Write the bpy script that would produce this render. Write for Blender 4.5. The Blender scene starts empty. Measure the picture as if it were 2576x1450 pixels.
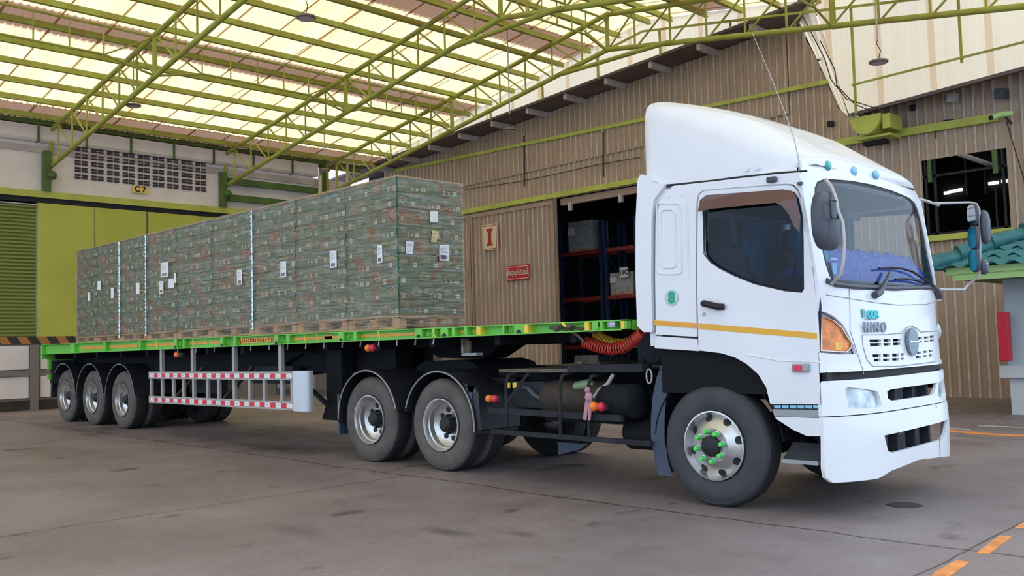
import bpy, bmesh, math, random
from mathutils import Vector, Matrix
from mathutils.geometry import tessellate_polygon, delaunay_2d_cdt
random.seed(7)
SC = bpy.context.scene
COL = SC.collection
W, H = 2576, 1450
# ---------------------------------------------------------------- camera
FPX = 2355.0
YAW, PITCH, ROLL = (math.radians(a) for a in (134.6735, 3.5208, -1.6154))
CAMP = Vector((0, 0, 1.4))
FW = Vector((math.cos(PITCH)*math.cos(YAW), math.cos(PITCH)*math.sin(YAW), math.sin(PITCH)))
_r = FW.cross(Vector((0, 0, 1))).normalized(); _u = _r.cross(FW)
RT = _r*math.cos(ROLL) + _u*math.sin(ROLL); UP = -_r*math.sin(ROLL) + _u*math.cos(ROLL)
cd = bpy.data.cameras.new('camera'); cam = bpy.data.objects.new('camera', cd); COL.objects.link(cam)
cam.matrix_world = Matrix(((RT.x, UP.x, -FW.x, CAMP.x), (RT.y, UP.y, -FW.y, CAMP.y), (RT.z, UP.z, -FW.z, CAMP.z), (0, 0, 0, 1)))
cd.sensor_fit = 'HORIZONTAL'; cd.sensor_width = 36.0; cd.lens = 36.0*FPX/W; cd.clip_start = .05; cd.clip_end = 300
SC.camera = cam
# ---------------------------------------------------------------- sky, exposure
wd = bpy.data.worlds.new('sky'); SC.world = wd; wd.use_nodes = True
nt = wd.node_tree; nt.nodes.clear()
wo = nt.nodes.new('ShaderNodeOutputWorld'); bg = nt.nodes.new('ShaderNodeBackground')
tc = nt.nodes.new('ShaderNodeTexCoord'); sx = nt.nodes.new('ShaderNodeSeparateXYZ'); cr = nt.nodes.new('ShaderNodeValToRGB')
nt.links.new(tc.outputs['Generated'], sx.inputs[0]); nt.links.new(sx.outputs['Z'], cr.inputs[0])
nt.links.new(cr.outputs[0], bg.inputs[0]); nt.links.new(bg.outputs[0], wo.inputs[0])
cr.color_ramp.elements[0].position = 0.0; cr.color_ramp.elements[0].color = (.52, .65, .84, 1)
cr.color_ramp.elements[1].position = .6; cr.color_ramp.elements[1].color = (.68, .84, 1.0, 1)
bg.inputs[1].default_value = 1.55
sl = bpy.data.lights.new('sun', 'SUN'); sl.energy = 1.6; sl.angle = math.radians(18); sl.color = (1, .95, .86)
so = bpy.data.objects.new('sun', sl); COL.objects.link(so); so.location = (-14, 34, 40)
so.rotation_euler = Vector((.0, .45, 1)).to_track_quat('Z', 'Y').to_euler()
SC.view_settings.view_transform = 'Standard'; SC.view_settings.look = 'None'
SC.view_settings.exposure = 0.55; SC.view_settings.gamma = 1.0; SC.view_settings.use_curve_mapping = False
# ---------------------------------------------------------------- pixel helpers (photo pixel -> point on a real plane)
def ray(x, y): return FW + RT*((x-W/2)/FPX) - UP*((y-H/2)/FPX)
def onY(x, y, Y): d = ray(x, y); return CAMP + d*((Y-CAMP.y)/d.y)
def onX(x, y, X): d = ray(x, y); return CAMP + d*((X-CAMP.x)/d.x)
def onZ(x, y, Z=0.0): d = ray(x, y); return CAMP + d*((Z-CAMP.z)/d.z)
def fz(x): return .0095*min(20.0, max(0.0, -4.2-x))
# ---------------------------------------------------------------- materials
MATS = {}
def mat(name, col, rough=.6, metal=0.0, var=0.0, vs=3.0, bump=0.0, bs=40.0, emit=None, tint2=None, spec=None, coat=0.0):
    m = bpy.data.materials.new(name); m.use_nodes = True; t = m.node_tree; b = t.nodes['Principled BSDF']
    b.inputs['Base Color'].default_value = (*col, 1); b.inputs['Roughness'].default_value = rough; b.inputs['Metallic'].default_value = metal
    if spec is not None: b.inputs['Specular IOR Level'].default_value = spec
    if coat: b.inputs['Coat Weight'].default_value = coat; b.inputs['Coat Roughness'].default_value = .08
    co = t.nodes.new('ShaderNodeTexCoord')
    if var or tint2:
        n = t.nodes.new('ShaderNodeTexNoise'); n.inputs['Scale'].default_value = vs; n.inputs['Detail'].default_value = 6
        t.links.new(co.outputs['Object'], n.inputs['Vector'])
        r = t.nodes.new('ShaderNodeValToRGB'); r.color_ramp.elements[0].position = .32; r.color_ramp.elements[1].position = .68
        a = tint2 or tuple(c*(1-var) for c in col); r.color_ramp.elements[0].color = (*a, 1)
        r.color_ramp.elements[1].color = (*[min(1, c*(1+var*.5)) for c in col], 1)
        t.links.new(n.outputs['Fac'], r.inputs[0]); t.links.new(r.outputs[0], b.inputs['Base Color'])
    if bump:
        n2 = t.nodes.new('ShaderNodeTexNoise'); n2.inputs['Scale'].default_value = bs; n2.inputs['Detail'].default_value = 4
        t.links.new(co.outputs['Object'], n2.inputs['Vector']); bp = t.nodes.new('ShaderNodeBump')
        bp.inputs['Strength'].default_value = bump; bp.inputs['Distance'].default_value = .02
        t.links.new(n2.outputs['Fac'], bp.inputs['Height']); t.links.new(bp.outputs[0], b.inputs['Normal'])
    if emit: b.inputs['Emission Color'].default_value = (*emit[0], 1); b.inputs['Emission Strength'].default_value = emit[1]
    MATS[name] = m; return m
def sheet_mat(name, col, trans, streak, freq, axis):
    """corrugated fibreglass sheet that lets daylight through"""
    m = bpy.data.materials.new(name); m.use_nodes = True; t = m.node_tree; t.nodes.clear()
    o = t.nodes.new('ShaderNodeOutputMaterial'); mx = t.nodes.new('ShaderNodeMixShader'); mx.inputs[0].default_value = trans
    d = t.nodes.new('ShaderNodeBsdfDiffuse'); tr = t.nodes.new('ShaderNodeBsdfTranslucent')
    co = t.nodes.new('ShaderNodeTexCoord'); mp = t.nodes.new('ShaderNodeMapping'); n = t.nodes.new('ShaderNodeTexNoise')
    mp.inputs['Scale'].default_value = (.25, freq, .25) if axis == 'Y' else (freq, .25, .12)
    n.inputs['Scale'].default_value = 1.0; n.inputs['Detail'].default_value = 3
    r = t.nodes.new('ShaderNodeValToRGB'); r.color_ramp.elements[0].position = .3; r.color_ramp.elements[1].position = .7
    r.color_ramp.elements[0].color = (*[c*(1-streak*k) for c, k in zip(col, (.5, 1, 1.9))], 1); r.color_ramp.elements[1].color = (*col, 1)
    t.links.new(co.outputs['Object'], mp.inputs[0]); t.links.new(mp.outputs[0], n.inputs['Vector']); t.links.new(n.outputs['Fac'], r.inputs[0])
    t.links.new(r.outputs[0], d.inputs[0]); t.links.new(r.outputs[0], tr.inputs[0])
    t.links.new(d.outputs[0], mx.inputs[1]); t.links.new(tr.outputs[0], mx.inputs[2]); t.links.new(mx.outputs[0], o.inputs[0])
    MATS[name] = m; return m
def glass_mat(name, tint, refl=.12, rough=.02):
    m = bpy.data.materials.new(name); m.use_nodes = True; t = m.node_tree; t.nodes.clear()
    o = t.nodes.new('ShaderNodeOutputMaterial'); mx = t.nodes.new('ShaderNodeMixShader')
    tr = t.nodes.new('ShaderNodeBsdfTransparent'); g = t.nodes.new('ShaderNodeBsdfGlossy'); lw = t.nodes.new('ShaderNodeLayerWeight')
    mr = t.nodes.new('ShaderNodeMapRange'); mr.inputs['To Min'].default_value = refl*.4; mr.inputs['To Max'].default_value = refl*3
    lw.inputs['Blend'].default_value = .35
    tr.inputs[0].default_value = (*tint, 1); g.inputs['Roughness'].default_value = rough
    t.links.new(lw.outputs['Facing'], mr.inputs['Value']); t.links.new(mr.outputs[0], mx.inputs[0])
    t.links.new(tr.outputs[0], mx.inputs[1]); t.links.new(g.outputs[0], mx.inputs[2]); t.links.new(mx.outputs[0], o.inputs[0])
    MATS[name] = m; return m
mat('white_paint', (.80, .80, .84), .28, var=.03, vs=1.5, coat=.4)
mat('white_bumper', (.82, .82, .84), .3, var=.03, coat=.3)
mat('seam_black', (.012, .012, .015), .6)
mat('rubber', (.026, .026, .028), .8, var=.25, vs=9, bump=.15, bs=60)
mat('sidewall', (.115, .098, .092), .85, var=.25, vs=6, bump=.1)
mat('sidewall_dark', (.050, .052, .060), .75, var=.2, vs=6)
mat('alloy', (.62, .61, .60), .32, .85, var=.18, vs=7)
mat('alloy_dull', (.42, .40, .38), .5, .6, var=.3, vs=12)
mat('lug_green', (.10, .75, .13), .4)
mat('chassis_black', (.010, .011, .014), .8, spec=.2, var=.3, vs=5)
mat('chassis_grey', (.032, .033, .040), .8, spec=.2, var=.3, vs=5)
mat('fender_black', (.018, .019, .025), .4, var=.2, vs=4)
mat('fender_edge', (.36, .35, .34), .5)
mat('mudflap', (.045, .06, .10), .5, var=.2)
mat('rusty_brown', (.045, .030, .022), .75, var=.4, vs=8, bump=.2)
mat('dusty_plate', (.16, .12, .09), .8, var=.35, vs=6)
mat('rail_green', (.16, .56, .06), .45, var=.12, vs=2)
mat('rail_orange', (.85, .36, .02), .45, var=.15, vs=8)
mat('rail_yellow', (.88, .62, .05), .45)
mat('hook_green', (.12, .45, .06), .5)
mat('stripe_orange', (.80, .42, .03), .4)
mat('guard_silver', (.42, .39, .37), .5, .3, var=.15, vs=6)
mat('guard_plate', (.62, .65, .70), .4, .4)
mat('red_tape', (.70, .015, .03), .4)
mat('white_tape', (.82, .80, .80), .4)
mat('deck_steel', (.06, .05, .045), .8, var=.4, vs=4)
mat('lamp_orange', (.95, .24, .03), .25)
mat('lamp_red', (.70, .03, .07), .25)
mat('lamp_amber', (.85, .22, .02), .12, var=.5, vs=14, coat=.6)
mat('lamp_amber_bright', (1.0, .45, .03), .12, var=.3, vs=30, coat=.6)
mat('lamp_clear', (.60, .66, .70), .08, .5, var=.4, vs=10)
mat('chrome', (.75, .75, .76), .15, 1.0)
mat('emblem_grey', (.20, .25, .28), .25, .8)
mat('letter_grey', (.24, .27, .33), .35, .5)
mat('letter_teal', (.04, .55, .60), .4)
mat('leaf_green', (.02, .35, .22), .4)
mat('marker_teal', (.02, .36, .30), .2, coat=.5)
mat('marker_blue', (.18, .50, .66), .2, coat=.5)
mat('mirror_black', (.05, .058, .075), .38)
mat('mirror_glass', (.75, .85, .97), .03, 1.0)
mat('tube_grey', (.48, .45, .45), .45, .2)
mat('visor_brown', (.11, .040, .030), .25, coat=.4)
mat('seat_grey', (.10, .11, .115), .8, var=.2)
mat('dash_grey', (.045, .05, .06), .7)
mat('curtain_teal', (.03, .36, .46), .8, var=.2, vs=9)
mat('lining_cream', (.50, .54, .42), .9, var=.25, vs=2.5)
mat('cloth_blue', (.035, .045, .30), .8, tint2=(.14, .17, .55), vs=26)
mat('window_band_blue', (.25, .55, .80), .3)
mat('sill_grey', (.33, .34, .36), .4, .3)
mat('hose_red', (.62, .05, .03), .4)
mat('hose_yellow', (.85, .50, .04), .4)
mat('hose_dark', (.10, .07, .05), .7)
mat('rag_pink', (.50, .25, .30), .9)
mat('bottle_green', (.22, .32, .18), .3)
mat('truss_green', (.40, .46, .07), .5, tint2=(.34, .29, .05), vs=2.2)
mat('post_green', (.09, .19, .03), .5, tint2=(.06, .10, .03), vs=1.6)
mat('girt_lime', (.52, .56, .10), .5, var=.15, vs=2)
mat('door_lime', (.52, .53, .08), .5, var=.10, vs=.7)
mat('shutter_olive', (.24, .27, .07), .55)
mat('wall_white', (.86, .76, .74), .85, var=.12, vs=.9)
mat('wall_band', (.55, .48, .49), .85, var=.25, vs=1.6)
mat('gutter_white', (.84, .76, .74), .6, var=.08, vs=2)
mat('louvre_dark', (.055, .035, .04), .8)
mat('sheet_brown', (.47, .33, .235), .38, var=.14, vs=.9)
mat('door_brown', (.43, .30, .22), .4, var=.12, vs=.9)
mat('rib_highlight', (.62, .52, .44), .5, var=.1)
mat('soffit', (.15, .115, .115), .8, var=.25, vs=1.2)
mat('purlin_end', (.55, .50, .49), .7, var=.2, vs=4)
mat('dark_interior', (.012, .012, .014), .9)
mat('bumper_inner', (.085, .095, .13), .7)
mat('tow_brown', (.34, .22, .17), .8)
mat('rib_glint', (.60, .51, .44), .5, var=.25, vs=5)  # sky gloss along the rib crests, put into a lighter colour
mat('rack_blue', (.015, .03, .09), .5)
mat('rack_red', (.28, .03, .025), .5)
mat('box_kraft', (.28, .20, .12), .85, var=.25, vs=6)
mat('box_plastic', (.42, .43, .42), .3, var=.3, vs=10)
mat('sign_cream', (.78, .62, .42), .6)
mat('sign_red', (.55, .015, .025), .5)
mat('sign_yellow', (.85, .62, .15), .5)
mat('sign_white', (.75, .72, .66), .5)
mat('black_ink', (.015, .015, .02), .5)
mat('dark_red_ink', (.38, .03, .01), .5)
mat('carton_white', (.36, .40, .37), .5)
mat('carton_label', (.85, .85, .83), .5)
mat('film_edge_glare', (.55, .68, .76), .18, .6, var=.35, vs=30)  # glare on the bunched film edges, held in the silver-blue base colour
mat('paper_white', (.80, .80, .82), .6)
mat('paper_orange', (.75, .55, .22), .6)
mat('pallet_wood', (.52, .30, .19), .85, var=.3, vs=5)
mat('topsheet', (.58, .42, .26), .8, var=.15)
mat('cable_black', (.05, .03, .03), .6)
mat('lamp_shell', (.24, .17, .16), .5)
mat('lamp_diffuser', (.55, .52, .56), .4)
mat('tile_teal', (.035, .20, .21), .5, tint2=(.025, .13, .14), vs=5)
mat('fascia_lime', (.47, .74, .27), .5)
mat('booth_white', (.60, .62, .66), .6, var=.05)
mat('booth_grey', (.45, .52, .58), .5)
mat('red_box', (.62, .01, .03), .35)
mat('paint_orange', (.72, .26, .07), .7, var=.3, vs=9)
mat('paint_white', (.5, .48, .46), .7, var=.4, vs=9)
mat('drain_dark', (.05, .045, .045), .8)
mat('hazard_orange', (.42, .17, .04), .6)
mat('hazard_black', (.03, .022, .02), .6)
mat('dock_grey', (.22, .18, .17), .8)
mat('slot_light', (1, 1, 1), .5, emit=((1, 1, 1), 1.1))
glass_mat('glass_side', (.46, .50, .60), .03)
glass_mat('glass_screen', (.80, .86, .90), .05)
sheet_mat('roof_sheet', (.97, .84, .60), .57, .16, 1.6, 'Y')
sheet_mat('roof_lap', (.34, .22, .14), .5, .1, 1.6, 'Y')
sheet_mat('roof_brown', (.58, .36, .26), .24, .1, 1.6, 'Y')
sheet_mat('clad_sheet', (.97, .86, .70), .62, .07, 5.0, 'X')
sheet_mat('clad_overlap', (.90, .70, .50), .50, .10, 5.0, 'X')
def carton_mat():
    m = bpy.data.materials.new('carton_green'); m.use_nodes = True; t = m.node_tree; b = t.nodes['Principled BSDF']
    co = t.nodes.new('ShaderNodeTexCoord'); n = t.nodes.new('ShaderNodeTexNoise'); n.inputs['Scale'].default_value = 3.2; n.inputs['Detail'].default_value = 2
    oi = t.nodes.new('ShaderNodeObjectInfo'); ad = t.nodes.new('ShaderNodeVectorMath'); ad.operation = 'ADD'
    sc = t.nodes.new('ShaderNodeMath'); sc.operation = 'MULTIPLY'; sc.inputs[1].default_value = 37
    t.links.new(oi.outputs['Random'], sc.inputs[0]); t.links.new(co.outputs['Object'], ad.inputs[0]); t.links.new(sc.outputs[0], ad.inputs[1])
    t.links.new(ad.outputs[0], n.inputs['Vector']); r = t.nodes.new('ShaderNodeValToRGB'); e = r.color_ramp.elements
    e[0].position = .36; e[0].color = (.012, .085, .066, 1); e[1].position = .56; e[1].color = (.025, .145, .105, 1)
    x = e.new(.62); x.color = (.15, .045, .03, 1); x = e.new(.70); x.color = (.20, .04, .03, 1)
    t.links.new(n.outputs['Fac'], r.inputs[0]); t.links.new(r.outputs[0], b.inputs['Base Color']); b.inputs['Roughness'].default_value = .5
    MATS['carton_green'] = m
carton_mat()
def wrap_mat():
    m = bpy.data.materials.new('stretch_film'); m.use_nodes = True; t = m.node_tree; t.nodes.clear()
    o = t.nodes.new('ShaderNodeOutputMaterial'); tr = t.nodes.new('ShaderNodeBsdfTransparent'); g = t.nodes.new('ShaderNodeBsdfGlossy')
    d = t.nodes.new('ShaderNodeBsdfDiffuse'); m1 = t.nodes.new('ShaderNodeMixShader'); m2 = t.nodes.new('ShaderNodeMixShader')
    tr.inputs[0].default_value = (.98, .92, .82, 1); g.inputs['Roughness'].default_value = .16; d.inputs[0].default_value = (.36, .26, .13, 1)  # warm brown diffuse imitates the surroundings reflected in the film
    co = t.nodes.new('ShaderNodeTexCoord'); mp = t.nodes.new('ShaderNodeMapping'); mp.inputs['Scale'].default_value = (1.3, 1.3, 14)
    n = t.nodes.new('ShaderNodeTexNoise'); n.inputs['Scale'].default_value = 1.4; n.inputs['Detail'].default_value = 7; n.inputs['Distortion'].default_value = 1.2
    t.links.new(co.outputs['Object'], mp.inputs[0]); t.links.new(mp.outputs[0], n.inputs['Vector'])
    bp = t.nodes.new('ShaderNodeBump'); bp.inputs['Strength'].default_value = .9; bp.inputs['Distance'].default_value = .035
    t.links.new(n.outputs['Fac'], bp.inputs['Height']); t.links.new(bp.outputs[0], g.inputs['Normal'])
    r = t.nodes.new('ShaderNodeMapRange'); r.inputs['From Min'].default_value = .42; r.inputs['From Max'].default_value = .70
    r.inputs['To Min'].default_value = .12; r.inputs['To Max'].default_value = .46
    t.links.new(n.outputs['Fac'], r.inputs['Value']); t.links.new(r.outputs[0], m1.inputs[0])
    t.links.new(tr.outputs[0], m1.inputs[1]); t.links.new(d.outputs[0], m1.inputs[2])
    m2.inputs[0].default_value = .13; t.links.new(m1.outputs[0], m2.inputs[1]); t.links.new(g.outputs[0], m2.inputs[2])
    t.links.new(m2.outputs[0], o.inputs[0]); MATS['stretch_film'] = m
wrap_mat()
def floor_mat():
    m = bpy.data.materials.new('concrete'); m.use_nodes = True; t = m.node_tree; b = t.nodes['Principled BSDF']; L = t.links.new
    co = t.nodes.new('ShaderNodeTexCoord')
    def noise(s, d, sc=(1, 1, 1)):
        mp = t.nodes.new('ShaderNodeMapping'); mp.inputs['Scale'].default_value = sc; n = t.nodes.new('ShaderNodeTexNoise')
        n.inputs['Scale'].default_value = s; n.inputs['Detail'].default_value = d; L(co.outputs['Object'], mp.inputs[0]); L(mp.outputs[0], n.inputs['Vector']); return n.outputs['Fac']
    def ramp(f, a, b_, ca, cb):
        r = t.nodes.new('ShaderNodeValToRGB'); r.color_ramp.elements[0].position = a; r.color_ramp.elements[1].position = b_
        r.color_ramp.elements[0].color = (*ca, 1); r.color_ramp.elements[1].color = (*cb, 1); L(f, r.inputs[0]); return r.outputs[0]
    def mul(a, b_):
        x = t.nodes.new('ShaderNodeMixRGB'); x.blend_type = 'MULTIPLY'; x.inputs[0].default_value = 1; L(a, x.inputs[1]); L(b_, x.inputs[2]); return x.outputs[0]
    base = ramp(noise(.55, 7), .3, .7, (.170, .130, .128), (.270, .218, .220))
    spots = ramp(noise(2.2, 3, (1, .55, 1)), .27, .36, (.42, .40, .40), (1, 1, 1))
    fine = ramp(noise(28, 4), .3, .7, (.86, .86, .86), (1.07, 1.07, 1.07))
    c = mul(mul(base, spots), fine)
    # expansion joints: lines at constant y or x, slightly wandering
    sp = t.nodes.new('ShaderNodeSeparateXYZ'); L(co.outputs['Object'], sp.inputs[0]); wob = noise(.9, 3)
    def joint(axis, pos, w, amp):
        a = t.nodes.new('ShaderNodeMath'); a.operation = 'MULTIPLY_ADD'; L(wob, a.inputs[0]); a.inputs[1].default_value = amp; L(sp.outputs[axis], a.inputs[2])
        s = t.nodes.new('ShaderNodeMath'); s.operation = 'SUBTRACT'; L(a.outputs[0], s.inputs[0]); s.inputs[1].default_value = pos
        ab = t.nodes.new('ShaderNodeMath'); ab.operation = 'ABSOLUTE'; L(s.outputs[0], ab.inputs[0])
        return ramp(ab.outputs[0], w*.4, w, (.30, .26, .26), (1, 1, 1))
    for ax, pos, w, amp in (('Y', 6.52, .022, .25), ('X', -7.9, .014, .2), ('Y', 13.4, .03, .2), ('X', -2.2, .012, .12)):
        c = mul(c, joint(ax, pos, w, amp))
    # old oil and tyre stains worn into the slab
    dist = noise(1.6, 5)
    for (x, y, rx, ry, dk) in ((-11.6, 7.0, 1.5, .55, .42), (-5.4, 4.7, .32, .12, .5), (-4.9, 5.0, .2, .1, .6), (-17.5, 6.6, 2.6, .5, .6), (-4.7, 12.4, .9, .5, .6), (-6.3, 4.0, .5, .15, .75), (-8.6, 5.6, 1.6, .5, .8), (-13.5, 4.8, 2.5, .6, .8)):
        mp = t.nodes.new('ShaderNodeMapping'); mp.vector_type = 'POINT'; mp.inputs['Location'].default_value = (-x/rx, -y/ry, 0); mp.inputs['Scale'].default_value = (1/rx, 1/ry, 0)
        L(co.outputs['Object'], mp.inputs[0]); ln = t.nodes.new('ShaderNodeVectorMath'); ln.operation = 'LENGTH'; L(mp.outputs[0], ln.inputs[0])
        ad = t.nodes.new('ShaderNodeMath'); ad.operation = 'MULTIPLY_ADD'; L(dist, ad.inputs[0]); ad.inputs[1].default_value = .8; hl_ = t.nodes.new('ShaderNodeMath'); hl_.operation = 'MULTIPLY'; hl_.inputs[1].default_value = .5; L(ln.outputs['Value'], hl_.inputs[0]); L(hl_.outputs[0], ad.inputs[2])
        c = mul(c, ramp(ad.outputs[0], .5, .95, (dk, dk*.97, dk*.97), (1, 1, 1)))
    L(c, b.inputs['Base Color']); b.inputs['Roughness'].default_value = .55
    rr = ramp(noise(3, 4), .3, .7, (.42, .42, .42), (.72, .72, .72)); L(rr, b.inputs['Roughness'])
    bp = t.nodes.new('ShaderNodeBump'); bp.inputs['Strength'].default_value = .25; bp.inputs['Distance'].default_value = .01; L(noise(18, 6), bp.inputs['Height']); L(bp.outputs[0], b.inputs['Normal'])
    MATS['concrete'] = m
floor_mat()
# ---------------------------------------------------------------- mesh builder
WO = {}
def tag(o, label=None, cat=None, group=None, kind=None):
    if label: o['label'] = label
    if cat: o['category'] = cat
    if group: o['group'] = group
    if kind: o['kind'] = kind
    return o
def empty(name, loc, label=None, cat=None, group=None):
    o = bpy.data.objects.new(name, None); o.empty_display_size = .2; COL.objects.link(o); o.location = loc; WO[o.name] = Vector(loc)
    return tag(o, label, cat, group)
class MB:
    def __init__(s): s.v = []; s.f = []; s.m = []; s.mats = []
    def mi(s, m):
        if m not in s.mats: s.mats.append(m)
        return s.mats.index(m)
    def face(s, pts, m='x'):
        i = len(s.v); s.v += [Vector(p) for p in pts]; s.f.append(tuple(range(i, i+len(pts)))); s.m.append(s.mi(m)); return s
    def grid(s, rows, m, close=False):
        i = len(s.v); n = len(rows[0]); k = s.mi(m)
        for r in rows: s.v += [Vector(p) for p in r]
        for a in range(len(rows)-1):
            for b in range(n if close else n-1):
                c = (b+1) % n; s.f.append((i+a*n+b, i+a*n+c, i+(a+1)*n+c, i+(a+1)*n+b)); s.m.append(k)
        return s
    def box(s, a, b, m):
        x0, y0, z0 = (min(p, q) for p, q in zip(a, b)); x1, y1, z1 = (max(p, q) for p, q in zip(a, b)); i = len(s.v); k = s.mi(m)
        s.v += [Vector(p) for p in ((x0, y0, z0), (x1, y0, z0), (x1, y1, z0), (x0, y1, z0), (x0, y0, z1), (x1, y0, z1), (x1, y1, z1), (x0, y1, z1))]
        for f in ((0, 3, 2, 1), (4, 5, 6, 7), (0, 1, 5, 4), (1, 2, 6, 5), (2, 3, 7, 6), (3, 0, 4, 7)): s.f.append(tuple(i+j for j in f)); s.m.append(k)
        return s
    def prism(s, pts, off, m, m2=None):
        pts = [Vector(p) for p in pts]; off = Vector(off); n = len(pts); q = [p+off for p in pts]
        i = len(s.v); s.v += pts+q; k = s.mi(m); k2 = s.mi(m2 or m)
        tris = tessellate_polygon([pts]) if n > 4 else [tuple(range(n))]
        for t in tris: s.f.append(tuple(i+j for j in t)); s.m.append(k)
        for t in tris: s.f.append(tuple(i+n+j for j in reversed(t))); s.m.append(k)
        for j in range(n): s.f.append((i+j, i+n+j, i+n+(j+1) % n, i+(j+1) % n)); s.m.append(k2)
        return s
    def bar(s, p, q, w, h, m, up=(0, 0, 1)):
        p, q = Vector(p), Vector(q); d = (q-p).normalized(); u = Vector(up)
        if abs(d.dot(u)) > .98: u = Vector((1, 0, 0)) if abs(d.x) < .9 else Vector((0, 1, 0))
        a = d.cross(u).normalized(); b = a.cross(d); a *= w/2; b *= h/2
        return s.prism([p-a-b, p+a-b, p+a+b, p-a+b], q-p, m)
    def tube(s, path, r, m, n=8, closed=False, caps=True):
        path = [Vector(p) for p in path]; N = len(path); rows = []; ref = Vector((0, 0, 1))
        for i, p in enumerate(path):
            a = path[(i-1) % N] if (closed or i) else p; b = path[(i+1) % N] if (closed or i < N-1) else p
            d = (b-a).normalized()
            if i == 0: ref = Vector((0, 0, 1)) if abs(d.z) < .9 else Vector((1, 0, 0))
            x = d.cross(ref); x = x.normalized() if x.length > 1e-6 else Vector((1, 0, 0)); y = x.cross(d).normalized(); ref = y
            rr = r[i] if isinstance(r, (list, tuple)) else r
            rows.append([p+(x*math.cos(t*2*math.pi/n)+y*math.sin(t*2*math.pi/n))*rr for t in range(n)])
        if closed: rows.append(rows[0])
        s.grid(rows, m, True)
        if caps and not closed: s.face(list(reversed(rows[0])), m); s.face(rows[-1], m)
        return s
    def lathe(s, prof, c, ax, m, n=32, ms=None):
        c = Vector(c); ax = Vector(ax).normalized(); e = ax.cross(Vector((0, 0, 1)))
        e = e.normalized() if e.length > .1 else Vector((1, 0, 0)); g = ax.cross(e)
        for j in range(len(prof)-1):
            rows = [[c+ax*h+(e*math.cos(t*2*math.pi/n)+g*math.sin(t*2*math.pi/n))*r for t in range(n)] for h, r in prof[j:j+2]]
            s.grid(rows, ms[j] if ms else m, True)
        return s
    def ball(s, c, r, m, n=12, sc=(1, 1, 1)):
        c = Vector(c); rows = []
        for a in range(n//2+1):
            t = math.pi*a/(n//2); rows.append([c+Vector((sc[0]*r*math.sin(t)*math.cos(2*math.pi*b/n), sc[1]*r*math.sin(t)*math.sin(2*math.pi*b/n), sc[2]*r*math.cos(t))) for b in range(n)])
        return s.grid(rows, m, True)
    def build(s, name, parent=None, smooth=None, bevel=0, merge=True, label=None, cat=None, group=None, kind=None, link=True, org=None):
        o0 = WO[parent.name] if parent else (Vector(org) if org is not None else Vector((0, 0, 0)))
        me = bpy.data.meshes.new(name); me.from_pydata([v-o0 for v in s.v], [], s.f)
        for m in s.mats: me.materials.append(MATS[m])
        for p, k in zip(me.polygons, s.m): p.material_index = k
        bm = bmesh.new(); bm.from_mesh(me)
        if merge: bmesh.ops.remove_doubles(bm, verts=bm.verts, dist=1e-5)
        bmesh.ops.recalc_face_normals(bm, faces=bm.faces); bm.to_mesh(me); bm.free()
        if smooth: me.shade_smooth(); me.set_sharp_from_angle(angle=math.radians(smooth))
        o = bpy.data.objects.new(name, me); COL.objects.link(o)
        if parent: o.parent = parent
        else: o.location = o0
        WO[o.name] = o0
        if bevel:
            b = o.modifiers.new('bevel', 'BEVEL'); b.width = bevel; b.segments = 2; b.limit_method = 'ANGLE'; b.angle_limit = math.radians(50)
        return tag(o, label, cat, group, kind)
def rnd(poly, r, n=5):
    """fillet the corners of a 2-D polygon"""
    out = []; N = len(poly)
    for i in range(N):
        p = Vector(poly[i][:2]); a = Vector(poly[i-1][:2]); b = Vector(poly[(i+1) % N][:2]); rr = r if len(poly[i]) < 3 else poly[i][2]
        if rr <= 0: out.append(tuple(p)); continue
        k = min(rr, (a-p).length*.48, (b-p).length*.48); A = p+(a-p).normalized()*k; B = p+(b-p).normalized()*k
        for j in range(n+1):
            t = j/n; out.append(tuple(A*(1-t)**2+p*2*t*(1-t)+B*t*t))
    return out
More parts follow.
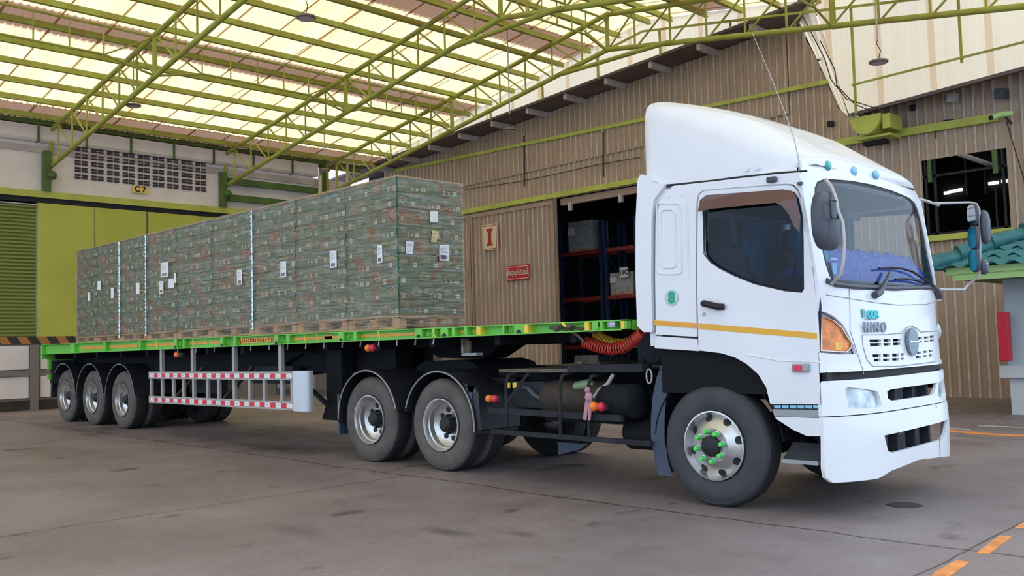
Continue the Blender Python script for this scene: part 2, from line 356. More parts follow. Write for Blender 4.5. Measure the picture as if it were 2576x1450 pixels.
def panel(name, outline, holes, fmap, off, m, parent, cuts=None, smooth=35, bevel=0, **kw):
    """2-D outline with holes, cut into strips, laid over a surface and given thickness"""
    loops = [[Vector((p[0], p[1])) for p in L] for L in [outline]+list(holes)]
    flat = [p for L in loops for p in L]; ed = []; i0 = 0
    for L in loops: ed += [(i0+i, i0+(i+1) % len(L)) for i in range(len(L))]; i0 += len(L)
    cv, _e, cf = delaunay_2d_cdt(flat, ed, [], 0, 1e-5)[:3]
    def inside(p, L):
        r = False
        for i in range(len(L)):
            a, b = L[i-1], L[i]
            if (a.y > p.y) != (b.y > p.y) and p.x < (b.x-a.x)*(p.y-a.y)/(b.y-a.y)+a.x: r = not r
        return r
    bm = bmesh.new(); vs = [bm.verts.new((p.x, p.y, 0)) for p in cv]
    for f in cf:
        g = sum((cv[i] for i in f), Vector((0, 0)))/len(f)
        if inside(g, loops[0]) and not any(inside(g, L) for L in loops[1:]): bm.faces.new([vs[i] for i in f])
    bmesh.ops.delete(bm, geom=[v for v in bm.verts if not v.link_faces], context='VERTS')
    if cuts:
        us = [p.x for p in loops[0]]; v2 = [p.y for p in loops[0]]
        for ax, step, lo, hi in ((0, cuts[0], min(us), max(us)), (1, cuts[1], min(v2), max(v2))):
            if not step: continue
            k = math.ceil(lo/step)
            while k*step < hi:
                no = (1, 0, 0) if ax == 0 else (0, 1, 0); co = (k*step, 0, 0) if ax == 0 else (0, k*step, 0)
                bmesh.ops.bisect_plane(bm, geom=bm.verts[:]+bm.edges[:]+bm.faces[:], plane_co=co, plane_no=no); k += 1
    mb = MB(); k = mb.mi(m); off = Vector(off); idx = {}
    for v in bm.verts: idx[v] = len(mb.v); mb.v.append(Vector(fmap(v.co.x, v.co.y)))
    n = len(mb.v); mb.v += [p+off for p in mb.v]
    for f in bm.faces:
        t = tuple(idx[v] for v in f.verts); mb.f.append(t); mb.m.append(k); mb.f.append(tuple(n+i for i in reversed(t))); mb.m.append(k)
    for e in bm.edges:
        if len(e.link_faces) == 1: a, b = (idx[v] for v in e.verts); mb.f.append((a, b, n+b, n+a)); mb.m.append(k)
    bm.free(); return mb.build(name, parent, smooth=smooth, bevel=bevel, merge=False, **kw)
def text(name, body, size, loc, right, up, m, parent, depth=.004, center=True, sx=1.0, bold=0.0, **kw):
    c = bpy.data.curves.new(name, 'FONT'); c.body = body; c.size = size; c.extrude = depth; c.offset = bold
    if center: c.align_x = 'CENTER'; c.align_y = 'CENTER'
    o = bpy.data.objects.new(name+'_tmp', c); COL.objects.link(o); bpy.context.view_layer.update()
    me = bpy.data.meshes.new_from_object(o.evaluated_get(bpy.context.evaluated_depsgraph_get())); bpy.data.objects.remove(o); bpy.data.curves.remove(c)
    R, U = Vector(right).normalized(), Vector(up).normalized(); N = R.cross(U); L = Vector(loc); o0 = WO[parent.name] if parent else Vector((0, 0, 0))
    for v in me.vertices: q = v.co.copy(); v.co = L+R*q.x*sx+U*q.y+N*q.z-o0
    me.materials.clear(); me.materials.append(MATS[m]); me.name = name
    for p in me.polygons: p.material_index = 0
    ob = bpy.data.objects.new(name, me); COL.objects.link(ob); ob.parent = parent; WO[ob.name] = o0; return tag(ob, **kw)
def copy_tree(o, parent=None):
    c = o.copy(); COL.objects.link(c)
    if parent: c.parent = parent
    for ch in KIDS.get(o.name, []) or [k for k in bpy.data.objects if k.parent == o]: copy_tree(ch, c)
    return c
KIDS = {}
# ================================================================ THE SETTING
ORD = ['first', 'second', 'third', 'fourth', 'fifth', 'sixth', 'seventh', 'eighth', 'ninth', 'tenth', 'eleventh', 'twelfth', 'thirteenth', 'fourteenth', 'fifteenth', 'sixteenth', 'seventeenth', 'eighteenth', 'nineteenth', 'twentieth']
def roofz(x): return 9.96-.163*abs(x+14.5)
YR0, YR1 = -6.0, 20.05      # canopy up to the warehouse gable, its unseen front lengthened to hold back skylight
# floor: flat at the tractor, rising very slightly to the dock
mb = MB(); xs = [-40, -30, -25.25]+[-4.2-1.0*k for k in range(20, -1, -1)]+[0, 8, 25]
xs = sorted(set(xs)); mb.grid([[(x, y, fz(x)) for y in (-14, 0, 10, 20, 34)] for x in xs], 'concrete')
mb.build('floor', kind='structure', smooth=30)
# canopy roof
mb = MB(); mb2 = MB(); bands = [(-27.45, -26.0, 'roof_brown'), (-26.0, -21.95, 'roof_sheet'), (-21.95, -20.95, 'roof_brown'), (-20.95, -17.25, 'roof_sheet'),
    (-17.25, -16.3, 'roof_brown'), (-16.3, -14.5, 'roof_sheet'), (-14.5, -12.7, 'roof_sheet'), (-12.7, -11.75, 'roof_brown'), (-11.75, -8.05, 'roof_sheet'),
    (-8.05, -7.05, 'roof_brown'), (-7.05, -3.0, 'roof_sheet'), (-3.0, -1.6, 'roof_brown')]
pitch = 1.12; n = int((YR1-YR0)/pitch)+1
for x0, x1, m in bands:
    for i in range(n):
        y0 = YR0+i*pitch; y1 = min(y0+pitch+.06, YR1); dz = .012 if i % 2 else 0.0; prof = []
        y = y0
        while y < y1-1e-6:
            for dy, h in ((0, 0), (.10, 0), (.115, .03), (.145, .03), (.16, 0)):
                if y+dy <= y1: prof.append((y+dy, h))
            y += .16
        if y1-prof[-1][0] > .01: prof.append((y1, 0))
        mb.grid([[(x, yy, roofz(max(min(x, -1.6), -27.45))+hh+dz) for yy, hh in prof] for x in (x0-.03, x1+.03)], m)
        if m == 'roof_sheet': mb.grid([[(x, yy, roofz(x)-.006+dz) for yy in (y0+.01, y0+.032)] for x in (x0, x1)], 'roof_lap')
mb.build('ceiling', kind='structure', merge=False)
# gable cladding of see-through sheets above the warehouse roof edge
def sofz(x):       # lower edge of the cladding = warehouse roof edge (a saw-tooth)
    if x < -9.81: return 7.87+.0727*(x+27.4)
    if x < -9.07: return 9.15+(6.27-9.15)*(x+9.81)/.74
    return 6.27+.067*(x+9.07)
mb = MB(); x = -27.3; i = 0
while x < -1.7:
    ov = (i % 8 == 7); w = .14
    x1 = min(x+w, -1.7); xs_ = [x, x+.05, x+.065, x+.09, x+.105, x1]
    if x < -9.81 < x1: xs_ = sorted(xs_+[-9.811, -9.809])
    hs = [0, 0, .007, .007, 0, 0] if len(xs_) == 6 else [0]*len(xs_)
    lo = [(a, 20.0-h, sofz(a)+.05) for a, h in zip(xs_, hs)]; hi = [(a, 20.0-h, roofz(a)-.02) for a, h in zip(xs_, hs)]
    mb.grid([lo, hi], 'clad_overlap' if ov else 'clad_sheet'); x = x1; i += 1
A_, B_, C_, D_ = (-9.81, 20, 9.1), (-9.07, 20, 6.27), (-9.74, 21, 6.75), (-10.75, 21, 9.37)
for k in range(6):
    a, b = k/6, (k+1)/6; L = lambda p, q, t: tuple(u+(v-u)*t for u, v in zip(p, q))
    mb.face([L(A_, D_, a), L(B_, C_, a), L(B_, C_, b), L(A_, D_, b)], 'clad_sheet' if k % 2 else 'clad_overlap')
mb.build('wall_gable', kind='structure', merge=False)
# framing of the cladding: each rail and stud lies in front of the sheets
def thing1(mb, name, label, cat, group=None, **k): return mb.build(name, label=label, cat=cat, group=group, **k)
for j, (x0, x1) in enumerate(((-27.2, -14.5), (-14.5, -1.8))):
    m_ = MB(); m_.bar((x0, 19.84, roofz(x0)-.36), (x1, 19.84, roofz(x1)-.36), .05, .05, 'truss_green')
    thing1(m_, 'gable_rail', ('sloping green rail along the top of the cream gable cladding, left of the ridge', 'green rail along the top of the cream gable cladding, right of the ridge')[j], 'rail')
for j, x in enumerate((-24.2, -22.1, -20.4, -18.2, -16.1, -14.0, -11.9, -8.86, -6.6)):
    m_ = MB(); z0 = 6.9 if x == -6.6 else sofz(x); m_.bar((x, 19.91, z0), (x, 19.91, roofz(x)-.36), .05, .045, 'truss_green', up=(0, 1, 0))
    thing1(m_, 'gable_stud', {-8.86: 'thin green upright running down the cream cladding to the half-round gutter', -6.6: 'short green upright on the cream cladding, right of the hanging lamp'}.get(x, 'thin green upright against the cream gable cladding, '+ORD[j]+' from the left wall'), 'stud', 'green uprights on the gable cladding' if x < -9 else None)
m_ = MB(); m_.bar((-8.9, 19.85, 6.93), (-2, 19.85, 6.93+.027*6.9), .04, .04, 'truss_green'); thing1(m_, 'gable_rail', 'thin green crossbar low on the cream cladding at the right', 'rail')
# warehouse wall: brown ribbed sheet
YW = 21.0
def ribbed(mb, x0, x1, zb, zt, Y, m, p=.2, d=.04):
    x = x0
    while x < x1-1e-4:
        P = [(x+k*p, h) for k, h in ((0, 0), (.60, 0), (.66, d), (.84, d), (1.0, 0)) if x+k*p < x1+1e-6]
        for (a, h), (b, g_) in zip(P, P[1:]):
            mb.grid([[(a, Y-h, zb(a)), (b, Y-g_, zb(b))], [(a, Y-h, zt(a)), (b, Y-g_, zt(b))]], 'rib_glint' if h == d and g_ == d else m)
        if len(P) < 5: a, h = P[-1]; mb.grid([[(a, Y-h, zb(a)), (x1, Y, zb(x1))], [(a, Y-h, zt(a)), (x1, Y, zt(x1))]], m)
        x += p
def wtop(x): return sofz(x) if x < -10.8 else (9.35-(x+10.75)*2.594 if x < -9.74 else (6.73-(x+9.74)*.687 if x < -9.07 else 6.52+.067*(x+9.07)))
DX0, DX1, DZ = -18.75, -13.3, 5.80       # doorway
c = lambda v: (lambda x: v)
mb = MB(); g = fz
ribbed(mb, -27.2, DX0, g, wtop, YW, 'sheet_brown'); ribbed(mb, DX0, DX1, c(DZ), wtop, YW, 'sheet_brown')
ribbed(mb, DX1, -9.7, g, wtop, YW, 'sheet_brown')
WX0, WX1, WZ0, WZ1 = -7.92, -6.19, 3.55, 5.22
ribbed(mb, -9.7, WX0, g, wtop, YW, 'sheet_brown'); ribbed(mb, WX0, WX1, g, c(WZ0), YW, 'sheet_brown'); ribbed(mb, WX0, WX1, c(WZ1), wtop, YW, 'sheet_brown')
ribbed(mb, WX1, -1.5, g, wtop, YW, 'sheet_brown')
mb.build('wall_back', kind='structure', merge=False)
# a lapping upper row of sheets on the wall leaves a shadow line
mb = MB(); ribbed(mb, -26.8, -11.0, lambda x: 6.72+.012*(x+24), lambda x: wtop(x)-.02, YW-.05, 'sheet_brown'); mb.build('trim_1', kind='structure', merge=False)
# warehouse roofs (soffit seen from below) and dark interior
mb = MB()
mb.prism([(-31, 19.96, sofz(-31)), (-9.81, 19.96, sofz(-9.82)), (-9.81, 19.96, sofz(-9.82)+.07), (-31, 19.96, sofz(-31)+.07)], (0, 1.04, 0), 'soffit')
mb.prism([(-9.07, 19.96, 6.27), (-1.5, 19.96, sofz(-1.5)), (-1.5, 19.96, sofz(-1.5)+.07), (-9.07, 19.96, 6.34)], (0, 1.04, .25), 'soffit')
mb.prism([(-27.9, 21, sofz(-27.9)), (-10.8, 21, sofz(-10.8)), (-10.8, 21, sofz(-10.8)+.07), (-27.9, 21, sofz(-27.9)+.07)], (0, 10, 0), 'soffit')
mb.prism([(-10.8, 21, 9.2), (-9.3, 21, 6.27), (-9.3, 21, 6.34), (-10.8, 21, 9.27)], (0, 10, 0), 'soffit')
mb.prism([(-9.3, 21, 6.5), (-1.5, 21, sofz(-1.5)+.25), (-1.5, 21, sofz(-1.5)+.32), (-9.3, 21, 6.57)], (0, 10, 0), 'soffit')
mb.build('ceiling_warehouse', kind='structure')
mb = MB()
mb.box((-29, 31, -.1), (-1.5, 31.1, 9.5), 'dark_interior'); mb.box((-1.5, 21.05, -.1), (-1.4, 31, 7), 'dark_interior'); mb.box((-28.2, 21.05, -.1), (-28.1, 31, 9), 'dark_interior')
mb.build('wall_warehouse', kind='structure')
for k, x in enumerate([-9.9-1.51*i for i in range(1, 12)]):
    z = sofz(x); m_ = MB(); m_.box((x-.05, 20.02, z-.17), (x+.05, 20.97, z-.01), 'purlin_end')
    thing1(m_, 'roof_outrigger', 'pale purlin end under the dark warehouse eave, '+ORD[k]+' from its right tip', 'purlin', 'pale purlin ends under the warehouse eave')
# rails on the warehouse wall
def rail_on_wall(p0, p1, z0, z1, lab, w=.12, h=.12, m='girt_lime'):
    mm = MB(); mm.bar((p0, YW-.1, z0), (p1, YW-.1, z1), w, h, m); return thing1(mm, 'wall_rail', lab, 'rail')
rail_on_wall(-26.6, -9.9, 7.82, 7.43, 'long lime rail high on the brown ribbed wall, ending behind the cab fairing', .08, .10)
rail_on_wall(-26.6, -12.9, 5.86, 5.90, 'lime door track above the brown sliding door', .12, .15)
rail_on_wall(-9.95, -6.27, 5.93, 5.87, 'bright lime rail above the dark warehouse window', .12, .17)
rail_on_wall(-8.05, -6.1, 3.47, 3.47, 'lime sill rail beneath the dark warehouse window', .12, .13)
# sliding doors (ribbed leaf with frame)
def sliding(x0, x1, lab):
    t = empty('sliding_door', ((x0+x1)/2, YW-.2, fz(x0)), lab, 'door'); z0, z1 = fz(x0)+.03, 5.72
    mm = MB(); ribbed(mm, x0+.05, x1-.05, c(z0), c(z1-.1), YW-.14, 'door_brown', .2, .05); mm.build('panel', t, merge=False)
    mm = MB(); mm.box((x0, YW-.21, z1-.11), (x1, YW-.12, z1), 'door_brown'); mm.box((x0, YW-.207, z0+.1), (x0+.07, YW-.125, z1-.11), 'door_brown'); mm.box((x1-.1, YW-.207, z0+.1), (x1, YW-.125, z1-.11), 'door_brown'); mm.box((x0, YW-.21, z0), (x1, YW-.12, z0+.1), 'door_brown')
    mm.build('frame', t); return t
sliding(-22.4, DX0+.02, 'brown ribbed sliding door carrying the red letter sign and the red Thai sign')
sliding(-26.2, -22.44, 'brown ribbed sliding door leaf mostly hidden behind the wrapped pallets')
mm = MB(); mm.box((DX0+.1, YW+.05, DZ-.22), (DX1, YW+.2, DZ-.02), 'door_brown')
for x in (-18.3, -16.4): mm.box((x, YW-.02, DZ-.42), (x+.12, YW+.08, DZ-.18), 'tube_grey')
thing1(mm, 'door_hanger_beam', 'brown beam with two pale hangers inside the top of the dark doorway', 'beam')
# signs on the door
def wall_sign(px, Y, label, name='door_sign', back='sign_cream', edge='dark_red_ink', cat='sign'):
    (x0, y0), (x1, y1) = px; a = onY(x0, y0, Y); b = onY(x1, y1, Y); t = empty(name, ((a.x+b.x)/2, Y, b.z), label, cat)
    m_ = MB(); m_.box((a.x, Y, b.z), (b.x, Y+.02, a.z), back); m_.build('board', t); f = .018; q = MB(); g_ = .035
    for p, r in (((a.x+g_, b.z+g_), (b.x-g_, b.z+g_+f)), ((a.x+g_, a.z-g_-f), (b.x-g_, a.z-g_)), ((a.x+g_, b.z+g_), (a.x+g_+f, a.z-g_)), ((b.x-g_-f, b.z+g_), (b.x-g_, a.z-g_))):
        q.box((p[0], Y-.006, p[1]), (r[0], Y, r[1]), edge)
    q.build('border', t); return t, Vector(((a.x+b.x)/2, Y-.008, (a.z+b.z)/2)), a, b
YS = YW-.24
t, cc, a, b = wall_sign(((1212, 568), (1252, 627)), YS, 'cream square sign with a red Roman numeral one on the brown door')
m_ = MB(); h_ = (a.z-b.z)*.33; w_ = (b.x-a.x)*.13
m_.prism([(cc.x-w_*1.7, cc.y, cc.z+h_), (cc.x+w_*1.7, cc.y, cc.z+h_), (cc.x+w_*1.4, cc.y, cc.z+h_*.78), (cc.x+w_*.8, cc.y, cc.z+h_*.62), (cc.x+w_*.8, cc.y, cc.z-h_*.62), (cc.x+w_*1.4, cc.y, cc.z-h_*.78), (cc.x+w_*1.7, cc.y, cc.z-h_),
    (cc.x-w_*1.7, cc.y, cc.z-h_), (cc.x-w_*1.4, cc.y, cc.z-h_*.78), (cc.x-w_*.8, cc.y, cc.z-h_*.62), (cc.x-w_*.8, cc.y, cc.z+h_*.62), (cc.x-w_*1.4, cc.y, cc.z+h_*.78)], (0, -.004, 0), 'dark_red_ink'); m_.build('numeral', t)
t, cc, a, b = wall_sign(((1274, 671), (1332, 702)), YS, 'small red sign with white Thai lettering on the brown door', back='sign_red', edge='sign_white')
text('lettering', 'ห้ามสูบบุหรี่บริเวณนี้', .25, cc+Vector((0, -.004, 0)), (1, 0, 0), (0, 0, 1), 'sign_white', t, sx=.44)
# racks and goods inside the dark doorway
def rack(x0, x1, y, label, levels=(1.35, 2.9, 4.4)):
    t = empty('pallet_rack', ((x0+x1)/2, y, 0), label, 'rack')
    for x in (x0, x1):
        for dy in (0, 1.0):
            m_ = MB(); m_.bar((x, y+dy, 0), (x, y+dy, 5.3), .10, .09, 'rack_blue', up=(0, 1, 0)); m_.build('upright', t)
        m_ = MB()
        for k in range(5): m_.bar((x, y+(k % 2), .4+k*.95), (x, y+1-(k % 2), 1.35+k*.95), .04, .04, 'rack_blue')
        m_.build('brace', t)
    for z in levels:
        for dy in (0, 1.0):
            m_ = MB(); m_.box((x0, y+dy-.03, z-.12), (x1, y+dy+.03, z), 'rack_red'); m_.build('beam', t)
    return t
rack(-20.6, -18.9, 23.2, 'blue and red pallet rack just inside the dark doorway, left side')
rack(-18.7, -17.5, 23.2, 'narrow blue and red rack bay in the middle of the dark doorway')
rack(-17.4, -15.1, 23.2, 'blue and red pallet rack seen inside the doorway next to the cab')
mm = MB()
goods = [(-20.3, -19.3, 4.4, 1.0, 'box_plastic'), (-18.6, -17.7, 2.9, .7, 'box_plastic'), (-19.9, -19.0, 1.35, .5, 'box_plastic'), (-17.2, -16.3, 1.35, 1.1, 'box_kraft'), (-16.2, -15.3, 1.35, 1.0, 'box_kraft'), (-16.2, -15.3, 2.9, 1.2, 'box_plastic'), (-17.2, -16.4, 2.9, .9, 'box_kraft'), (-16.3, -15.4, .02, 1.1, 'box_kraft'), (-20.2, -19.3, .02, 1.0, 'box_plastic')]
GW = ['top shelf at the far left', 'middle shelf of the narrow bay', 'low shelf at the left', 'low shelf right of the narrow bay', 'low shelf next to the cab', 'middle shelf next to the cab', 'middle shelf right of the narrow bay', 'on the floor next to the cab', 'on the floor at the left']
for gi, (x0, x1, z, h, m) in enumerate(goods):
    w = MB(); w.box((x0, 23.25, z+.1), (x1, 24.1, z+h), m); w.box((x0+.03, 23.2, z+h*.55), (x0+.25, 23.25, z+h*.8), 'sign_white')
    w.box((x0, 23.25, z), (x1, 24.1, z+.1), 'pallet_wood')
    thing1(w, 'stored_goods', ('film-wrapped' if m == 'box_plastic' else 'brown cardboard')+' goods inside the dark doorway, '+GW[gi], 'goods', 'goods on the racks, '+('wrapped' if m == 'box_plastic' else 'cardboard'))
a = onY(1558, 674, 23.1); t = empty('rack_sign', (a.x+.15, 23.1, a.z-.3), 'small white rack sign reading 11C inside the doorway', 'sign')
m_ = MB(); m_.box((a.x, 23.1, a.z-.32), (a.x+.33, 23.12, a.z), 'sign_white'); m_.build('board', t); text('lettering', '11C', .2, (a.x+.165, 23.09, a.z-.16), (1, 0, 0), (0, 0, 1), 'black_ink', t, bold=.005)
# warehouse window: frame, mesh bars, light leaks far behind
mb = MB()
for x in (WX0+.03, WX0+.22, WX1-.12): mb.box((x, YW+.02, WZ0), (x+.05, YW+.08, WZ1), 'chassis_grey')
for z in (WZ0, WZ0+1.28): mb.box((WX0, YW+.02, z), (WX1, YW+.08, z+.05), 'chassis_grey')
mb.box((WX1-.28, YW-.02, WZ1-.5), (WX1-.18, YW+.04, WZ1), 'post_green'); mb.box((WX0+.12, YW-.02, WZ1-.5), (WX0+.2, YW+.04, WZ1), 'post_green')
mb.build('window_1', kind='structure')
for j, (u, v, w_) in enumerate(((2371, 486, .22), (2384, 482, .25), (2398, 479, .25), (2410, 477, .1), (2483, 462, .2), (2494, 460, .2), (2516, 456, .2))):
    p = onY(u, v, 30.8); m_ = MB(); m_.box((p.x, 30.9, p.z-.04), (p.x+w_*.8, 30.98, p.z+.05), 'slot_light'); thing1(m_, 'roof_gap', ORD[j]+' bright daylight slot from the left inside the dark window', 'opening', 'daylight slots seen through the dark window')
for j, (u, v, l) in enumerate(((2430, 445, 1.0), (2478, 455, .7), (2507, 520, 1.1))):
    p = onY(u, v, 26); m_ = MB(); m_.bar((p.x, 26, p.z-l/2), (p.x, 26, p.z+l/2), .04, .04, 'tube_grey', up=(0, 1, 0)); thing1(m_, 'hanging_pipe', ('left', 'middle', 'right')[j]+' one of the thin grey pipes hanging inside the dark window', 'pipe', 'thin pipes inside the dark window')
# half-round gutter and fittings on the warehouse front
t = empty('valley_gutter', (-8.75, 20.4, 5.9), 'lime half-round gutter end under the cream cladding, above the cab', 'gutter')
m_ = MB(); ang = [math.pi+math.pi*k/14 for k in range(15)]; arc = [(-8.72+.34*math.cos(a_), 0, 6.24+.42*math.sin(a_)) for a_ in ang]
m_.prism([(p[0], 20.02, p[2]) for p in arc], (0, .72, 0), 'girt_lime'); m_.build('trough', t)
m_ = MB(); m_.box((-8.37, 20.1, 5.9), (-8.2, 20.74, 6.22), 'girt_lime'); m_.box((-9.0, 20.2, 5.76), (-8.25, 20.74, 5.81), 'girt_lime'); m_.build('bracket', t)
m_ = MB(); m_.box((-9.0, 20.5, 5.68), (-8.5, 20.74, 5.76), 'chassis_grey'); m_.build('support', t)
def cctv(u, v, Y, lab, body='lamp_shell', s=1.0):
    p = onY(u, v, Y); t = empty('security_camera', (p.x, Y, p.z), lab, 'camera')
    m_ = MB(); m_.tube([(p.x+.12*s, Y+.05, p.z+.02), (p.x-.02, Y-.10, p.z+.01), (p.x-.14*s, Y-.22*s, p.z-.05*s)], .055*s, body, 12); m_.build('housing', t, smooth=40)
    m_ = MB(); m_.tube([(p.x-.13*s, Y-.21*s, p.z-.045*s), (p.x-.17*s, Y-.25*s, p.z-.065*s)], .04*s, 'seam_black', 12); m_.build('lens', t)
    m_ = MB(); m_.bar((p.x, Y, p.z), (p.x+.05, YW-.05, p.z-.12*s), .04, .04, 'mirror_black'); m_.build('bracket', t)
cctv(2525, 290, YW-.35, 'lime and white camera at the right end of the bright lime rail', 'fascia_lime', 1.1)
cctv(2078, 148, YW-.3, 'small white camera beside the folded cream sheet at the corner of the brown wall', 'sign_white', .7)
def flood(u, v, lab, m='lamp_shell', s=1.0):
    p = onY(u, v, YW-.25); t = empty('floodlight', (p.x, YW-.2, p.z), lab, 'floodlight')
    m_ = MB(); m_.prism([(p.x-.13*s, YW-.3, p.z-.12*s), (p.x+.12*s, YW-.3, p.z-.16*s), (p.x+.15*s, YW-.3, p.z+.12*s), (p.x-.1*s, YW-.3, p.z+.16*s)], (.03, .16, 0), m); m_.build('housing', t)
    m_ = MB(); m_.bar((p.x, YW-.16, p.z), (p.x, YW-.04, p.z+.1), .05, .05, 'mirror_black'); m_.build('bracket', t)
flood(2515, 236, 'dark floodlight high at the right of the brown wall', 'mirror_black', .75); flood(2392, 246, 'grey floodlight under the right warehouse eave', 'tube_grey', .65)
m_ = MB(); p = onY(2297, 270, YW-.08); m_.box((p.x-.05, YW-.13, p.z-.07), (p.x+.05, YW-.03, p.z+.05), 'chassis_grey'); thing1(m_, 'junction_box', 'small black box under the right eave, left of the floodlights', 'box')
m_ = MB(); p = onY(2091, 311, YW-.08); m_.box((p.x-.08, YW-.13, p.z-.07), (p.x+.05, YW-.03, p.z+.06), 'chassis_grey'); thing1(m_, 'junction_box', 'small dark box on the brown wall left of the half-round gutter', 'box')
def cable(pts, lab, r=.012, Y=YW-.12):
    m_ = MB(); P = [onY(u, v, Y if len(q) < 1 else q[0]) for u, v, *q in pts]; m_.tube(P, r, 'cable_black', 6); thing1(m_, 'cable', lab, 'cable', smooth=60)
cable([(2000, 5, 19.9), (2030, 60, 19.9), (2075, 150, 19.9), (2090, 200, 19.9), (2130, 250, 19.9), (2170, 262, 19.9), (2215, 276, 19.9)], 'thin dark cable draped down the folded cream sheet to the gutter')
cable([(2062, 100, 19.95), (2100, 175, 19.95), (2105, 215, 19.95), (2150, 262, 19.95), (2195, 281, 19.9)], 'second looping cable on the folded cream sheet')
cable([(2352, 350), (2356, 318), (2375, 303), (2440, 298), (2520, 285)], 'dark red cable looping over the bright lime rail')
cable([(2532, 305), (2545, 350), (2560, 400), (2576, 450), (2590, 560)], 'dark cable hanging from the lime camera down the brown wall')
cable([(1170, 477), (1300, 458), (1400, 438), (1500, 415), (1610, 396)], 'thin dark cable running across the brown wall above the door track')
for j, (u, v0, v1) in enumerate(((1318, 340, 470), (1517, 330, 445), (1697, 122, 270))):
    m_ = MB(); a, b = onY(u, v0, YW-.1), onY(u+1, v1, YW-.1); m_.bar(a, b, .03, .03, 'cable_black' if j < 2 else 'tube_grey', up=(0, 1, 0)); m_.ball(a, .05, 'tube_grey', 8); thing1(m_, 'conduit', ('thin dark conduit on the brown wall above the sliding door', 'thin conduit on the brown wall above the dark doorway', 'short pale conduit with a bulb high on the brown wall behind the fairing')[j], 'conduit')
# ---------------------------------------------------------------- left wall and dock
XL = -27.0
mb = MB(); mb.box((XL-.3, 2, 5.6), (XL-.05, 19.4, 7.31), 'wall_white'); mb.box((XL-.05, 2, 7.06), (XL-.01, 18.0, 7.24), 'wall_band')
mb.box((XL-.3, 8.97, 1.5), (XL-.12, 21, 5.6), 'wall_white'); mb.build('wall_left', kind='structure')
mb = MB(); mb.box((XL-.3, 2, 0), (XL-.1, 21, 1.5), 'wall_white'); mb.build('wall_left_base', kind='structure')
# louvre blocks: pierced wall units let into the wall
rowsz = (0, 1, 2, 3, 4)
for r_i in range(5):
    for c_i in range(9):
        y = 9.97+c_i*.45; z = 6.45+r_i*.195; t_ = MB()
        for dy in (0, .19):
            for dz in (0, .075): t_.box((XL-.06, y+dy, z+dz), (XL-.005, y+dy+.15, z+dz+.052), 'louvre_dark')
        o = t_.build('vent_block', org=(XL-.05, y, z), label='pierced four-slot vent block, '+ORD[c_i]+' column from the left, '+('bottom', 'fourth', 'middle', 'second', 'top')[r_i]+' row', cat='vent', group='vent blocks in the left wall')
# lime beam and doors
m_ = MB(); m_.box((XL-.045, 2, 5.80), (XL+.12, 17.6, 5.98), 'girt_lime'); m_.box((XL-.045, 2, 5.67), (XL+.05, 17.6, 5.80), 'chassis_grey'); thing1(m_, 'door_track', 'long lime beam over the lime doors on the left wall', 'beam')
for y0, y1, lab in ((8.98, 11.98, 'lime sheet sliding door left of the dark gap, under the C 7 sign'), (12.05, 15.3, 'lime sheet sliding door right of the dark gap, behind the pallets')):
    t = empty('dock_door', (XL, (y0+y1)/2, 1.9), lab, 'door'); m_ = MB(); m_.box((XL-.02, y0, 1.9), (XL+.04, y1, 5.66), 'door_lime'); m_.build('leaf', t)
    m_ = MB(); [m_.box((XL+.04, y0+(y1-y0)*k/2-.012, 1.9), (XL+.05, y0+(y1-y0)*k/2+.012, 5.66), 'shutter_olive') for k in (1,)]; m_.build('seam', t)
m_ = MB(); prof = []
z = 1.9
while z < 5.6: prof += [(XL-.10, z), (XL-.05, z+.03), (XL-.05, z+.07), (XL-.10, z+.10)]; z += .1
m_.grid([[(x, y, z) for x, z in prof] for y in (2.0, 8.96)], 'shutter_olive'); thing1(m_, 'roller_shutter', 'olive roller shutter at the far left beside the lime door', 'shutter', merge=False)
t = empty('bay_sign', (XL, 11.85, 6.14), 'small yellow bay sign reading C 7 on the white wall', 'sign')
a, b = onX(333, 466, XL+.02), onX(373, 488, XL+.02); m_ = MB(); m_.box((XL, a.y, b.z), (XL+.015, b.y, a.z), 'sign_yellow'); m_.build('board', t)
text('lettering', 'C 7', .24, (XL+.02, (a.y+b.y)/2, (a.z+b.z)/2), (0, 1, 0), (0, 0, 1), 'black_ink', t, bold=.008, sx=.95)
# eave beam, white gutter and its hangers
m_ = MB(); m_.box((XL-.1, 2.4, 7.82), (XL+.08, 19.9, 8.0), 'post_green'); thing1(m_, 'eave_beam', 'dark green eave beam along the top of the left wall', 'beam')
m_ = MB(); prof = [(-.35, 7.86), (-.35, 7.42), (-.28, 7.35), (.06, 7.35), (.12, 7.42), (.12, 7.78)]
m_.grid([[(XL+x, y, z) for x, z in prof] for y in (2.2, 17.95)], 'gutter_white'); thing1(m_, 'eave_gutter', 'deep white gutter hanging under the green eave beam', 'gutter', merge=False)
for k, (u, v) in enumerate(((97, 315), (218, 345), (330, 358), (438, 373), (538, 390), (638, 400), (736, 415))):
    p = onX(u, v, XL+.15); m_ = MB(); m_.bar((XL+.15, p.y, 7.325), (XL+.15, p.y, 7.84), .05, .05, 'post_green', up=(0, 1, 0)); m_.bar((XL+.15, p.y, 7.33), (XL-.0, p.y-.02, 7.325), .05, .03, 'post_green')
    thing1(m_, 'gutter_hanger', 'green strap holding the white gutter, '+ORD[k]+' from the left edge', 'bracket', 'green gutter straps')
for k, Y in enumerate((9.3, 14.55)):
    m_ = MB(); m_.box((XL-.02, Y-.22, 5.98), (XL+.2, Y-.04, 7.10), 'post_green'); m_.ball((XL+.2, Y-.02, 6.42), .13, 'post_green', 10); thing1(m_, 'wall_post', ('dark green post on the left wall carrying the nearest roof truss', 'dark green post on the left wall carrying the middle roof truss')[k], 'post')
